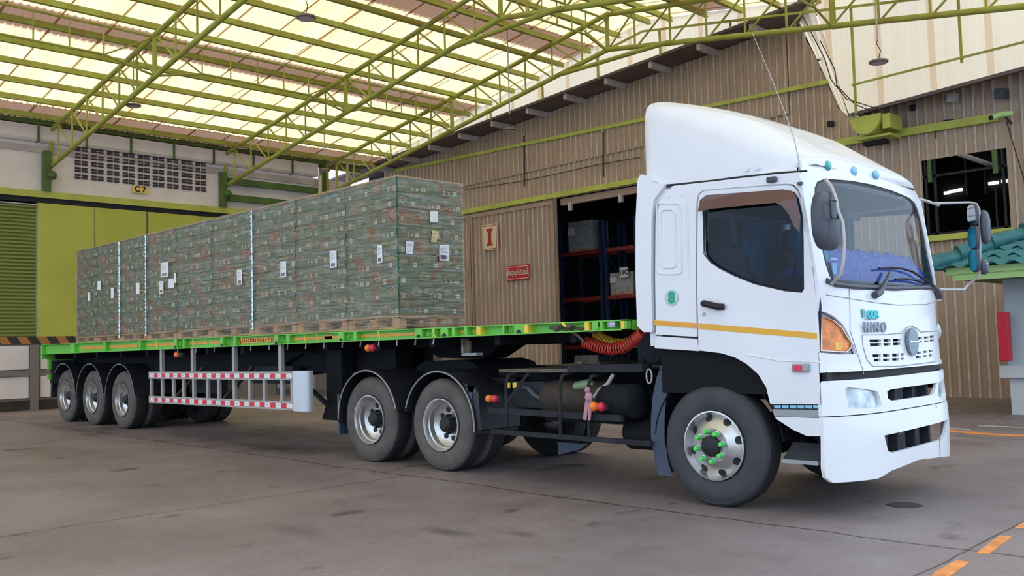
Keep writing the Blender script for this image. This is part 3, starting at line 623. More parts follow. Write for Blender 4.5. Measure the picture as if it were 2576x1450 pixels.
for k, z in enumerate((6.85, 6.32)):
    m_ = MB(); m_.box((XL+.02, 14.6, z-.1), (XL+.15, 17.9, z+.1), 'post_green'); thing1(m_, 'wall_beam', ('upper', 'lower')[k]+' green crossbeam on the white wall right of the middle truss', 'beam')
for k, (u, v0, v1) in enumerate(((805, 442, 478), (847, 405, 470), (874, 400, 468))):
    a = onX(u, v0, XL+.25); b = onX(u, v1+14, XL+.25); m_ = MB(); m_.tube([a, b], .07 if k == 0 else .045, 'sign_cream', 10); thing1(m_, 'downpipe', ('thick cream pipe at the left end of the green crossbeams', 'thin cream pipe left of the sky gap', 'thin cream pipe right of the corner post')[k], 'pipe', smooth=40)
m_ = MB(); m_.box((XL-.15, 18.15, 6.0), (XL+.05, 18.4, 7.95), 'post_green'); thing1(m_, 'wall_post', 'dark green corner post where the farthest truss meets the left wall', 'post')
# dock platform
XD = -24.0
mb = MB(); mb.box((XL-.2, 2, 0), (XD, 20.9, 1.76), 'dock_grey'); mb.build('floor_dock', kind='structure')
m_ = MB(); y = 2.0; k = 0
while y < 13:
    m_.prism([(XD+.01, y, 1.94), (XD+.01, y+.22, 1.94), (XD+.01, y+.34, 1.76), (XD+.01, y+.12, 1.76)], (.03, 0, 0), 'hazard_orange' if k % 2 else 'hazard_black'); y += .22; k += 1
m_.box((XD-.1, 2, 1.76), (XD+.01, 13.2, 1.94), 'hazard_black'); thing1(m_, 'hazard_strip', 'orange and black striped edge of the loading dock', 'edge strip')
for k, (z0, z1) in enumerate(((1.16, 1.72), (.48, .99))):
    for j, (y0, y1) in enumerate(((5.0, 7.78), (8.05, 11.0))):
        m_ = MB(); m_.box((XD, y0, z0), (XD+.03, y1, z1), 'wall_white'); thing1(m_, 'dock_facing', ('upper', 'lower')[k]+' white panel on the dock face, '+('left', 'right')[j]+' of the dark post', 'panel')
m_ = MB(); m_.box((XD, 7.80, fz(XD)), (XD+.12, 7.97, 1.74), 'dock_grey'); thing1(m_, 'dock_post', 'dark post on the dock face at the rear of the trailer', 'post')
m_ = MB(); m_.box((XD, 5, 1.0), (XD+.08, 7.8, 1.14), 'dock_grey'); thing1(m_, 'dock_rail', 'grey rail between the two white dock panels', 'rail')
m_ = MB(); m_.box((XD, 2, fz(XD)), (XD+.06, 11, .42), 'rusty_brown'); m_.build('baseboard_dock', kind='structure')
# ================================================================ ROOF STEEL
PX = [-26.4+1.0*k for k in range(0, 11)]+[-15.35]
PX = PX+[-29-x for x in PX]
def botz(x): return 8.72-.163*abs(x+14.5)
def topz(x): return 9.62-.153*abs(x+14.5)
def truss(Y, lab, full=True, dz=0.0):
    t = empty('roof_truss', (-14.5, Y, 6.6+dz), lab, 'truss', None)
    xl, xr = -27.0, -2.0; r = .062
    for nm, fn in (('bottom_chord', botz), ('top_chord', topz)):
        for a, b in ((xl, -14.5), (-14.5, xr)):
            m_ = MB(); m_.tube([(a, Y, fn(a)+dz), (b, Y, fn(b)+dz)], r, 'truss_green', 10); m_.build(nm, t, smooth=50)
    P = sorted(set([round(x, 3) for x in PX]))
    for x in P:
        s = 1 if x < -14.5 else -1
        m_ = MB(); m_.tube([(x, Y, botz(x)+dz), (x, Y, topz(x)+dz)], .026, 'truss_green', 6); m_.build('web_post', t, smooth=50)
        x2 = x+s*1.0 if abs(x+14.5) > 1.2 else -14.5
        m_ = MB(); m_.tube([(x+s*.06, Y, topz(x)+dz-.05), (x2-s*.05, Y, botz(x2)+dz+.03)], .024, 'truss_green', 6); m_.build('web_diagonal', t, smooth=50)
    for x in (xl+.05, -20.45, -14.5, -8.55, xr-.05):
        m_ = MB(); m_.tube([(x, Y, botz(x)+dz), (x, Y, topz(x)+dz)], .055, 'truss_green', 10); m_.build('king_post', t, smooth=50)
    m_ = MB(); m_.tube([(-16.0, Y-.12, 8.40+dz), (-12.6, Y-.12, 8.40+dz)], .055, 'truss_green', 10); m_.build('ridge_tie', t, smooth=50)
    return t
truss(9.3, 'nearest green roof truss, rising from the left wall out of the top of view')
truss(14.55, 'middle green roof truss, meeting the wall right of the C 7 sign')
truss(18.35, 'farthest green roof truss, just in front of the cream gable cladding', dz=.08)
for x, lab in ((-20.45, 'left'), (-14.5, 'ridge'), (-8.55, 'right')):
    for y0, y1, w in ((4.1, 9.3, 'toward the camera from the nearest truss'), (9.3, 14.55, 'between the nearest and middle trusses'), (14.55, 18.35, 'between the middle and farthest trusses')):
        t = empty('bracing_girder', (x, (y0+y1)/2, botz(x)), f'slender green lattice brace {w}, {"under the ridge" if lab == "ridge" else "on the "+lab+" slope"}', 'brace')
        zt = topz(x)-.04; zb = botz(x)+.28; L = y1-y0
        m_ = MB(); m_.tube([(x, y0, zt), (x, y1, zt)], .028, 'truss_green', 6); m_.build('top_chord', t)
        m_ = MB(); m_.tube([(x, y0, botz(x)+.02), (x, y0+L*.22, zb), (x, y1-L*.22, zb), (x, y1, botz(x)+.02)], .028, 'truss_green', 6); m_.build('bottom_chord', t)
        for k in range(5):
            yy = y0+L*(.22+.14*k); m_ = MB(); m_.tube([(x, yy, zb), (x, yy, zt)], .018, 'truss_green', 6); m_.build('web_post', t)
        m_ = MB(); m_.tube([(x, y0+.05, zt-.03), (x, y0+L*.22, zb)], .02, 'truss_green', 6); m_.build('knee_brace', t)
        m_ = MB(); m_.tube([(x, y1-.05, zt-.03), (x, y1-L*.22, zb)], .02, 'truss_green', 6); m_.build('knee_brace', t)
for k, x in enumerate(sorted(PX+[-14.55+.2, -27.2])):
    m_ = MB(); z = roofz(x)-.02; m_.box((x-.035, YR0, z-.15), (x+.035, 19.95, z-.01), 'truss_green'); m_.box((x+.035, YR0, z-.15), (x+.065, 19.95, z-.137), 'truss_green')
    thing1(m_, 'roof_purlin', 'long green purlin under the canopy sheets, '+(ORD[k]+' from the left wall' if k < 14 else ORD[k-14]+' past the ridge'), 'purlin', 'green purlins under the canopy roof')
# thin sag rods seen against the sheets
for k, Y in enumerate((12.0, 16.5)):
    m_ = MB(); m_.tube([(-24.5, Y, roofz(-24.5)-.6), (-15.0, Y+.6, roofz(-15)-.5)], .006, 'tube_grey', 6); thing1(m_, 'stay_wire', ('thin pale stay wire crossing between the nearest and middle trusses', 'thin pale stay wire crossing beyond the middle truss')[k], 'wire')
# hanging disc lamps
def pendant(u, v, x, y, zr, lab, rod='purlin_end'):
    d = ray(u, v); tt = (x-CAMP.x)/d.x; P = CAMP+d*tt; t = empty('disc_lamp', (P.x, P.y, P.z), lab, 'lamp'); zt = roofz(P.x)-.005
    m_ = MB(); m_.lathe([(-.03, .0), (-.03, .15), (-.02, .175), (.01, .178), (.022, .15), (.028, .05), (.05, .03), (.05, 0)], P, (0, 0, 1), 'lamp_shell', 24); m_.build('housing', t, smooth=40)
    m_ = MB(); m_.lathe([(-.038, 0), (-.038, .15)], P, (0, 0, 1), 'lamp_diffuser', 24); m_.build('diffuser', t)
    m_ = MB(); m_.tube([P+Vector((0, 0, .045)), P+Vector((.05, 0, .2)), P+Vector((-.02, 0, .35)), P+Vector((0, 0, .42))], .008, 'cable_black', 6); m_.build('cord', t)
    m_ = MB(); m_.tube([P+Vector((0, 0, .4)), Vector((P.x, P.y, zt))], .016, rod, 8); m_.build('rod', t)
pendant(770, 43, -14.0, 0, 0, 'round hanging lamp near the top of the view, over the front of the cargo')
pendant(336, 265, -22.2, 0, 0, 'small round hanging lamp below the left roof truss, over the rear of the cargo')
pendant(817, 428, -24.6, 0, 0, 'round hanging lamp in front of the white gutter at the left corner')
pendant(1283, 326, -16.8, 0, 0, 'round lamp on a long pale rod in front of the brown warehouse eave')
pendant(2210, 155, -7.2, 0, 0, 'large round hanging lamp against the cream cladding at the right')
# ================================================================ GUARD BOOTH
YB = 17.1
bx = onY(2546, 1045, YB).x; bt = onY(2540, 700, YB).z
t = empty('guard_booth', (bx+1.5, YB+1, 0), 'white guard booth with a teal tiled hip roof and lime fascia at the right edge', 'booth')
m_ = MB(); zs = onY(2560, 935, YB).z
m_.box((bx, YB, 0), (bx+3, YB+.12, zs-.05), 'booth_white'); m_.box((bx, YB+.12, 0), (bx+.12, YB+2.4, zs-.05), 'booth_white'); m_.build('lower_wall', t)
m_ = MB(); m_.box((bx-.12, YB-.12, zs-.1), (bx+3, YB+.2, zs+.1), 'booth_white'); m_.build('ledge', t)
m_ = MB(); m_.box((bx-.02, YB, zs+.1), (bx+3, YB+.1, bt+.05), 'booth_grey'); m_.box((bx-.02, YB+.1, zs+.1), (bx+.1, YB+2.4, bt+.05), 'booth_grey'); m_.build('upper_wall', t)
fx0 = onY(2380, 695, YB-1.0).x; fz0 = onY(2390, 708, YB-1.0).z; fz1 = onY(2382, 676, YB-1.0).z
m_ = MB(); m_.box((fx0, YB-1.0, (fz0+fz1)/2), (fx0+5, YB-.92, fz1), 'fascia_lime'); m_.box((fx0, YB-.92, (fz0+fz1)/2), (fx0+.08, YB+3, fz1), 'fascia_lime')
m_.box((fx0+.08, YB-.95, fz0), (fx0+5, YB-.88, (fz0+fz1)/2), 'fascia_lime'); m_.build('fascia', t)
m_ = MB(); m_.box((fx0+.1, YB-.9, fz0+.02), (fx0+5, YB+3, fz0+.06), 'post_green'); m_.build('soffit', t)
# hip roof with wavy tiles
m_ = MB(); e0 = Vector((fx0-.25, YB-1.2, fz1-.02)); ax_ = fx0+2.6; top = fz1+1.15; rows = []
for r_i in range(9):
    f0, f1 = r_i/9, (r_i+1)/9+.015
    for side in (0, 1):
        line = []
        n = 150
        for k in range(n+1):
            s = k/n
            def pt(f, lift):
                w = .035*math.sin(s*n*.7)+.035*lift
                if side == 0: a = Vector((e0.x+(ax_-e0.x)*f, e0.y+1.6*f*1.5, e0.z+(top-e0.z)*f)); b = Vector((e0.x+5.2, e0.y+1.6*f*1.5, a.z)); return a+(b-a)*s+Vector((0, 0, w))
                a = Vector((e0.x+(ax_-e0.x)*f, e0.y+2.4*f, e0.z+(top-e0.z)*f)); b = Vector((a.x, e0.y+5.0-2.4*f*.3, a.z)); return a+(b-a)*s+Vector((0, 0, w))
            line.append((pt(f0, 1), pt(f1, 0)))
        m_.grid([[p for p, q in line], [q for p, q in line]], 'tile_teal')
m_.build('tiled_roof', t, smooth=60, merge=False)
m_ = MB()
for k in range(7):
    a = e0.lerp(Vector((ax_, e0.y+2.4, top)), k/7); b = e0.lerp(Vector((ax_, e0.y+2.4, top)), (k+1.15)/7); m_.tube([a+Vector((0, 0, .09)), b+Vector((0, 0, .04))], [.15, .11], 'tile_teal', 12)
m_.build('hip_cap', t, smooth=60)
m_ = MB(); a, b = onY(2509, 786, YB-.25), onY(2548, 908, YB-.25); m_.box((a.x, YB-.30, b.z), (b.x-.03, YB-.14, a.z), 'red_box'); thing1(m_, 'fire_hose_cabinet', 'bright red cabinet on the side of the white guard booth', 'cabinet', bevel=.01)
# ================================================================ FLOOR MARKS
def mark(px, m, lab, cat='floor marking'):
    P = [onZ(u, v, 0) for u, v in px]; P = [Vector((p.x, p.y, fz(p.x)+.001)) for p in P]; m_ = MB(); m_.prism(P, (0, 0, .004), m); return thing1(m_, 'painted_mark', lab, cat)
mark([(2354, 1440), (2405, 1412), (2441, 1415), (2385, 1455), (2340, 1455)], 'paint_orange', 'orange painted dash on the floor at the bottom edge of the view')
mark([(2456, 1394), (2514, 1350), (2547, 1352), (2488, 1395)], 'paint_orange', 'orange painted dash on the floor, middle of the three')
mark([(2552, 1330), (2590, 1305), (2625, 1307), (2585, 1332)], 'paint_orange', 'orange painted dash cut off by the right edge')
mark([(2390, 1084), (2500, 1092), (2700, 1102), (2700, 1107), (2500, 1097), (2390, 1090)], 'paint_orange', 'worn orange line across the floor behind the cab')
mark([(2390, 1079), (2440, 1082), (2440, 1085), (2390, 1082)], 'paint_white', 'short white line beside the worn orange line')
mark([(2460, 1072), (2600, 1077), (2600, 1079), (2460, 1074)], 'paint_white', 'faint long white line on the floor near the booth')
cx_ = onZ(2276, 1272, 0); m_ = MB(); pts = [(cx_.x+.13*math.cos(k*math.pi/8)*(1+.12*math.sin(k*2.3)), cx_.y+.13*math.sin(k*math.pi/8), .001) for k in range(16)]; m_.prism(pts, (0, 0, .005), 'drain_dark'); thing1(m_, 'floor_drain', 'small dark drain spot on the floor in front of the bumper', 'drain')
# ================================================================ WHEELS (shared)
def add_wheel(parent, x, y, dirn, R=.515, style='rear', dark=False, n_holes=8, name='wheel'):
    """outer face plane at y, pointing along dirn (-1 = toward camera side)"""
    wd_ = .27; z = R+fz(x)-.004; C0 = Vector((x, y, z)); ax = (0, dirn, 0); r_rim = .292
    sw = 'sidewall' if not dark else 'sidewall_dark'
    # height along axis: 0 = outer face, negative = inboard
    m_ = MB(); prof = [(-.02, r_rim+.005), (-.008, r_rim+.02), (0, r_rim+.07), (0.004, r_rim+.13), (-.010, R-.055), (-.022, R-.035), (-.020, R-.030), (-.045, R-.008), (-.07, R), (-wd_+.07, R), (-wd_+.03, R-.02), (-wd_+.0, r_rim+.1), (-wd_+.03, r_rim)]
    ms = [sw]*7+['rubber']*5; m_.lathe(prof, C0, ax, sw, 56, ms)
    for g in (-.10, -.135, -.17): m_.lathe([(g-.004, R+.001), (g+.004, R+.001)], C0, ax, 'seam_black', 56)
    w = m_.build(name, parent, smooth=35)
    m_ = MB()
    if style == 'front':   # convex disc
        prof = [(-.05, r_rim-.004), (.004, r_rim), (.006, r_rim-.012), (-.02, r_rim-.022), (-.055, r_rim-.035), (-.02, .205), (.012, .160), (.02, .148), (.02, .09), (.0, .085), (0, .0)]
    else:                  # deep dish
        prof = [(-.03, r_rim-.002), (.004, r_rim), (.004, r_rim-.012), (-.015, r_rim-.02), (-.05, r_rim-.026), (-.06, r_rim-.04), (-.115, r_rim-.048), (-.125, r_rim-.06), (-.15, .195), (-.158, .15), (-.158, .0)]
    m_.lathe(prof, C0, ax, 'alloy', 56); rim = m_.build('rim', w, smooth=30); WO[rim.name] = WO[w.name]
    hh = -.032 if style == 'front' else -.153; nh = 8 if style == 'front' else 8
    for k in range(nh):
        a = 2*math.pi*(k+.3)/nh; rr = .225 if style == 'front' else .162; c_ = C0+Vector((rr*math.cos(a), 0, rr*math.sin(a)))
        if style == 'front': h0 = .004
        else: h0 = -.150
        m_ = MB(); m_.lathe([(h0, .0), (h0, .032)], c_, ax, 'seam_black', 16)
        if style == 'front':
            nrm = Vector((math.cos(a)*.56, dirn*.83, math.sin(a)*.56)); m_ = MB(); c2 = C0+Vector((.231*math.cos(a), dirn*-.0375, .231*math.sin(a))); m_.lathe([(.002, 0), (.003, .034), (-.004, .036)], c2, nrm, 'seam_black', 18)
        m_.build('vent_hole', w)
    m_ = MB()
    if style == 'front': m_.lathe([(.02, .088), (.05, .086), (.062, .07), (.066, 0)], C0, ax, 'seam_black', 28)
    else:
        m_.lathe([(-.158, .09), (-.06, .085), (-.05, .075), (-.03, .055), (-.028, 0)], C0, ax, 'seam_black', 28)
        for k in range(8):
            a = 2*math.pi*k/8; c_ = C0+Vector((.098*math.cos(a), 0, .098*math.sin(a))); c_.y = C0.y-dirn*.11; m_.lathe([(-.04, .014), (.02, .014), (.022, 0)], c_, ax, 'seam_black', 8)
    m_.build('hub_cap', w, smooth=40)
    if style == 'front':
        m_ = MB(); m_.lathe([(.0215, .088), (.0215, .148)], C0, ax, 'alloy_dull', 40); m_.build('hub_ring', w)
        for k in range(8):
            a = 2*math.pi*(k+.25)/8; c_ = C0+Vector((.125*math.cos(a), 0, .125*math.sin(a)))
            m_ = MB(); m_.lathe([(.02, .024), (.045, .024), (.046, .018)], c_, ax, 'chrome', 12); m_.lathe([(.046, .021), (.095, .017), (.10, 0)], c_, ax, 'lug_green', 12); m_.build('lug_nut', w, smooth=40)
    return w
def arch(mb, x, z, R, y0, y1, a0, a1, m, th=.012, n=22, edge=None):
    """bent fender plate around a wheel"""
    P = [(x+R*math.cos(math.radians(a0+(a1-a0)*k/n)), z+R*math.sin(math.radians(a0+(a1-a0)*k/n))) for k in range(n+1)]
    Q = [(x+(R-th)*math.cos(math.radians(a0+(a1-a0)*k/n)), z+(R-th)*math.sin(math.radians(a0+(a1-a0)*k/n))) for k in range(n+1)]
    mb.grid([[(a, y0, b) for a, b in P], [(a, y1, b) for a, b in P]], m); mb.grid([[(a, y0, b) for a, b in Q], [(a, y1, b) for a, b in Q]], m)
    mb.grid([[(a, y0, b) for a, b in P], [(a, y0, b) for a, b in Q]], edge or m); mb.grid([[(a, y1, b) for a, b in P], [(a, y1, b) for a, b in Q]], m)
    return P
# ================================================================ TRAILER
YT = 6.75; YF = 9.15                       # near and far side of the deck
XR, XN = -20.1, -5.23                       # rear and front end of the deck
def dz_(x): return .004*(-x-5.2)*.35
tr = empty('flatbed_trailer', (-13.5, 7.95, .1), 'long lime-green flatbed semi-trailer loaded with wrapped pallets', 'trailer')
ZB, ZT = 1.50, 1.62
def railz(x):     # side rail top and bottom: it grows deeper toward the rear
    f = (x-XN)/(XR-XN); return 1.512-.025*f, 1.608+.082*f
m_ = MB()
for Y, s in ((YT, 1), (YF, -1)):
    xs_ = [XN+(XR-XN)*k/20 for k in range(21)]
    B = [railz(x)[0] for x in xs_]; T = [railz(x)[1] for x in xs_]
    prof = lambda x: [(x, Y+s*.07, railz(x)[0]+.012), (x, Y, railz(x)[0]+.012), (x, Y, railz(x)[0]), (x, Y+s*.08, railz(x)[0]), (x, Y+s*.08, railz(x)[1]), (x, Y, railz(x)[1]), (x, Y, railz(x)[1]-.012), (x, Y+s*.07, railz(x)[1]-.012)]
    m_.grid([prof(x) for x in xs_], 'rail_green', True)
    m_.face(prof(XN), 'rail_green'); m_.face(prof(XR), 'rail_green')
m_.build('side_rail', tr)
m_ = MB(); m_.grid([[(x, YT+.07, railz(x)[1]-.005), (x, YF-.07, railz(x)[1]-.005)] for x in (XN, XR)], 'deck_steel'); m_.grid([[(x, YT+.07, railz(x)[1]-.05), (x, YF-.07, railz(x)[1]-.05)] for x in (XN, XR)], 'deck_steel')
m_.box((XN-.06, YT, 1.512), (XN, YF, 1.606), 'rail_green'); m_.box((XR, YT, 1.40), (XR+.08, YF, 1.69), 'rail_green'); m_.build('deck', tr)
def rx(u, v=850): return onY(u, v, YT).x
def rail_post(u, w, m, nm='stake_pocket', out=.0):
    x = rx(u); b, t = railz(x); q = MB(); q.box((x-w/2, YT-.002-out, b+.012), (x+w/2, YT+.075, t-.012), m); return q.build(nm, tr)
for u, w in ((182, .2), (262, .12), (352, .06), (441, .1), (462, .06), (558, .09), (590, .06), (695, .09), (724, .07), (858, .1), (893, .06), (1053, .12), (1090, .05), (1118, .12), (1141, .05), (1172, .04), (1266, .03), (1306, .14), (1500, .09), (1512, .05)):
    o = rail_post(u, w, 'rail_green')
    if u in (441, 558, 695, 858, 1053, 1118, 1306, 1487):
        x = rx(u); b, t = railz(x); q = MB(); pts = [(x+.035*math.cos(a*math.pi/10), YT-.006, b+.013+.035*math.sin(a*math.pi/10)) for a in range(11)]; q.prism(pts, (0, .004, 0), 'seam_black'); q.build('rope_hole', tr)
for u, w in ((1205, .06), (1325, .045), (1478, .05), (1568, .035)): rail_post(u, w, 'rail_yellow', 'corner_plate', .006)
for u in (350, 452, 572, 708, 876, 1077, 1284, 1506):
    x = rx(u); b, t = railz(x); c_ = Vector((x, YT+.03, (b+t)/2)); hh = (t-b)*.30; q = MB()
    q.tube([c_+Vector((-.018, 0, hh)), c_+Vector((-.02, -.02, 0)), c_+Vector((-.012, -.03, -hh*.9)), c_+Vector((.012, -.03, -hh*.9)), c_+Vector((.02, -.02, 0)), c_+Vector((.012, 0, hh*.9))], .0085, 'hook_green', 8); q.build('rope_hook', tr, smooth=60)
def strip(u0, u1, m='rail_orange', z0=.34, z1=.62):
    x0, x1 = rx(u0), rx(u1); q = MB(); P = [(x0, z0), (x1, z0), (x1, z1), (x0, z1)]; f = lambda x, k: railz(x)[0]+(railz(x)[1]-railz(x)[0])*k
    q.prism([(x, YT+.062, f(x, k)) for x, k in P], (0, .006, 0), m); q.build('reflector_strip', tr)
for a, b in ((196, 252), (266, 336), (360, 436), (466, 512), (518, 552), (725, 845), (892, 1046), (1096, 1112), (1136, 1170), (1180, 1196)): strip(a, b)
strip(586, 690, 'stripe_orange', .25, .78); strip(806, 825, 'lamp_orange', .30, .70)
# worn red lettering band on the yellow strip: short strokes too worn to read
q = MB(); random.seed(3); u = 590
while u < 686:
    x = rx(u); b, t = railz(x); h0 = b+(t-b)*(.28+random.random()*.1); h1 = b+(t-b)*(.6+random.random()*.15)
    q.box((x, YT+.058, h0), (x+.014, YT+.062, h1), 'dark_red_ink')
    if random.random() < .5: q.box((x, YT+.058, h1-.012), (x+.04, YT+.062, h1), 'dark_red_ink')
    if random.random() < .4: q.box((x, YT+.058, h0), (x+.035, YT+.062, h0+.012), 'dark_red_ink')
    u += 3.2+random.random()*3
q.build('worn_lettering', tr)['kind'] = 'stuff'
for u in (395, 487, 610, 768, 955, 1093, 800):
    x = rx(u); b, t = railz(x); q = MB(); q.tube([(x-.02, YT-.004, t-.02), (x, YT-.012, t-.05), (x+.005, YT-.012, b+.04), (x+.03, YT-.012, b+.015), (x+.05, YT-.008, b+.01)], .006, 'rail_yellow', 6); q.build('strap_tail', tr, smooth=60)
q = MB(); x0, x1 = rx(1530), rx(1543); b, t = railz(x0); q.box((x0, YT-.004, b+.03), (x1+.03, YT+.03, t-.02), 'letter_grey')
for k in range(4): q.box((x0+.03, YT-.008, b+.038+k*.013), (x1+.02, YT-.004, b+.044+k*.013), 'sign_white')
q.build('data_plate', tr)
for k, u in enumerate(range(440, 1130, 46)):
    x = rx(u, 890); b, t = railz(x); q = MB(); q.bar((x, YT+.05, b), (x-.015, YT+.05, b-.07), .012, .012, 'tube_grey', up=(0, 1, 0)); q.build('lash_pin', tr)
# main beams with goose-neck
prof = [(-20.0, 1.46), (-20.0, 1.08), (-16.8, 1.02), (-12.9, 1.02), (-12.3, 1.10), (-11.9, 1.25), (-11.5, 1.37), (-10.5, 1.40), (-7.0, 1.42), (-6.4, 1.43), (-5.4, 1.44), (-5.35, 1.50), (-8, 1.52), (-20, 1.52)]
for y in (7.35, 8.45):
    q = MB(); q.prism([(x, y, z) for x, z in prof], (0, .10, 0), 'chassis_black'); q.build('main_beam', tr)
for x in [-19.6+1.05*k for k in range(14)]:
    z1 = railz(x)[0]+.03; q = MB(); q.box((x-.04, YT+.09, z1-.13), (x+.04, YF-.09, z1+.05), 'chassis_black'); q.build('cross_member', tr)
q = MB(); q.prism([(-9.3, 7.75, 1.43), (-9.0, 7.75, 1.27), (-8.2, 7.75, 1.25), (-7.8, 7.75, 1.43)], (0, .4, 0), 'chassis_black'); q.build('king_pin_plate', tr)
# suspension clutter between the wheels
for x in (-16.6, -17.95, -19.3):
    q = MB(); q.tube([(x, 7.1, .62), (x, 8.8, .62)], .07, 'chassis_black', 12); q.build('axle', tr)
    for y in (7.42, 8.42): q = MB(); q.bar((x-.5, y, .98), (x+.5, y, .98), .08, .07, 'chassis_grey'); q.bar((x-.45, y, .96), (x, y, .72), .07, .05, 'chassis_grey'); q.bar((x+.45, y, .96), (x, y, .72), .07, .05, 'chassis_grey'); q.build('leaf_spring', tr)
for k, (u, v) in enumerate(((310, 1013), (234, 1006), (167, 1003))):
    P = onY(u, v, 6.98); x = P.x-.06
    add_wheel(tr, x, 6.98, -1); add_wheel(tr, x, 7.27, -1); add_wheel(tr, x, 8.92, 1); add_wheel(tr, x, 8.63, 1)
    q = MB(); zc = .515+fz(x); PP = arch(q, x, zc, .64, 6.93, 7.62, 8, 172, 'fender_black', edge='fender_edge')
    q.box((x-.625, 6.93, zc-.02), (x-.60, 7.62, zc+.10), 'fender_black'); q.build('fender', tr, smooth=40)
    q = MB(); arch(q, x, zc, .615, 8.28, 8.97, 8, 172, 'fender_black'); q.build('fender', tr, smooth=40)
q = MB(); x = onY(167, 1003, 6.98).x-.06; q.box((x-.80, 6.98, .62), (x-.72, 7.5, .95), 'fender_black'); q.build('mud_flap', tr)
# rear lamps and buffer seen behind the wheels
q = MB(); q.box((-20.05, 6.85, 1.18), (-19.95, 8.9, 1.40), 'rail_green'); q.box((-20.05, 6.85, .98), (-19.95, 8.9, 1.08), 'rail_green'); q.box((-20.03, 6.9, .90), (-19.9, 7.3, 1.36), 'chassis_grey'); q.build('rear_buffer', tr)
for y0_, x0_, x1_ in ((7.42, -11.9, -9.45), (8.1, -12.1, -10.35)):
    q = MB(); q.box((x0_, y0_, 1.10), (x1_, y0_+.3, 1.42), 'chassis_black'); q.build('tool_locker', tr, bevel=.02)
# landing leg
for y in (7.15, 8.55):
    q = MB(); a, b = onY(820, 900, 7.15).x, onY(858, 900, 7.15).x; q.box((a, y, .55), (b, y+.18, 1.46), 'chassis_black'); zl = onY(840, 1057, 7.15).z; q.box((a+.04, y+.03, zl+.03), (b-.04, y+.15, .6), 'chassis_black')
    q.prism([(a-.04, y-.05, zl), (b+.02, y-.05, zl), (b-.04, y-.05, zl+.2), (a+.06, y-.05, zl+.2)], (0, .28, 0), 'chassis_black'); q.build('landing_leg', tr)
q = MB(); q.bar((-10.6, 7.2, .65), (-12.0, 7.4, 1.2), .06, .04, 'chassis_grey'); q.bar((-9.9, 7.25, 1.0), (-9.95, 8.6, 1.0), .06, .06, 'chassis_grey'); q.build('leg_brace', tr)
# side guard
gx0, gx1 = rx(374, 980), rx(737, 980); gt, gb = 1.14, .63
for y, s in ((YT-.0, 1), (YF, -1)):
    for z0, z1 in ((gt-.115, gt), (gb, gb+.115)):
        q = MB(); q.box((gx0, y, z0), (gx1, y+s*.04, z1), 'guard_silver'); q.build('guard_rail', tr)
    us = [377, 405, 433, 458, 484, 519, 547, 586, 625, 662, 706, 732] if s == 1 else [377, 458, 547, 625, 706]
    for u in us:
        x = rx(u, 980); q = MB(); q.box((x-.03, y+s*.01, gb+.1), (x+.03, y+s*.05, gt-.1), 'guard_silver'); q.build('guard_post', tr)
    for u in (399, 477, 581, 698):
        x = rx(u, 910); q = MB(); q.box((x-.035, y+s*.035, gt-.02), (x+.035, y+s*.085, 1.515), 'guard_silver'); q.build('guard_hanger', tr)
    q = MB(); path = [(gx1, y), (gx1+.22, y), (gx1+.27, y+s*.02), (gx1+.29, y+s*.07), (gx1+.29, y+s*.12)]; q.grid([[(a, b, gb-.01) for a, b in path], [(a, b, gt+.01) for a, b in path]], 'guard_plate'); q.grid([[(a-.006, b+s*.006, gb-.01) for a, b in path], [(a-.006, b+s*.006, gt+.01) for a, b in path]], 'guard_plate'); q.build('guard_end_plate', tr, smooth=50)
N = 15
for z0 in (gt-.09, gb+.025):
    for k in range(2*N+1):
        x0 = gx0+.07+(gx1-gx0-.09)*k/(2*N+1); x1 = gx0+.07+(gx1-gx0-.09)*(k+1)/(2*N+1); wdt = (x1-x0)
        q = MB(); q.box((x0, YT-.003, z0), (x1, YT, z0+.062), 'white_tape' if k % 2 == 0 else 'red_tape')
        if k % 2 == 0: q.box((x0+wdt*.35, YT-.004, z0+.025), (x0+wdt*.6, YT-.003, z0+.034), 'letter_grey')
        q.build('reflective_tape', tr)
def twin_lamp(parent, P, y=-.05, s=.045, name='side_lamp', both=True):
    q = MB(); q.ball(P+Vector((-.045, y, 0)), s, 'lamp_orange', 12, (.8, 1, 1)); q.lathe([(0, s*.9), (.02, s*.95), (.022, 0)], P+Vector((-.045, y*.6, 0)), (0, -1, 0), 'lamp_orange', 14)
    if both: q.ball(P+Vector((.045, y, 0)), s, 'lamp_red', 12, (.8, 1, 1))
    q.box(P+Vector((-.06, -.03, -.03)), P+Vector((.09, .03, .03)), 'chassis_grey'); q.build(name, parent, smooth=50)
twin_lamp(tr, onY(940, 876, YT+.06)); twin_lamp(tr, onY(455, 893, YT+.06), both=False)
q = MB(); P = onY(1175, 873, 7.2); q.box(P+Vector((-.10, 0, -.08)), P+Vector((-.07, .1, .10)), 'tube_grey'); q.box(P+Vector((-.1, 0, -.10)), P+Vector((.15, .1, -.07)), 'tube_grey'); q.box(P+Vector((-.03, 0, -.05)), P+Vector((.05, .03, .07)), 'box_kraft'); q.build('tool_bracket', tr)
# spare wheel carrier shape and tool box behind the guard
q = MB(); q.box((-14.6, 7.2, .78), (-13.6, 7.34, 1.02), 'chassis_grey'); q.box((-12.6, 7.2, .95), (-11.5, 7.34, 1.2), 'chassis_grey'); q.bar((-14.9, 7.1, .7), (-13.9, 7.1, 1.2), .05, .04, 'rusty_brown'); q.bar((-13.3, 7.1, .7), (-12.4, 7.1, 1.2), .05, .04, 'rusty_brown'); q.build('under_tray', tr)
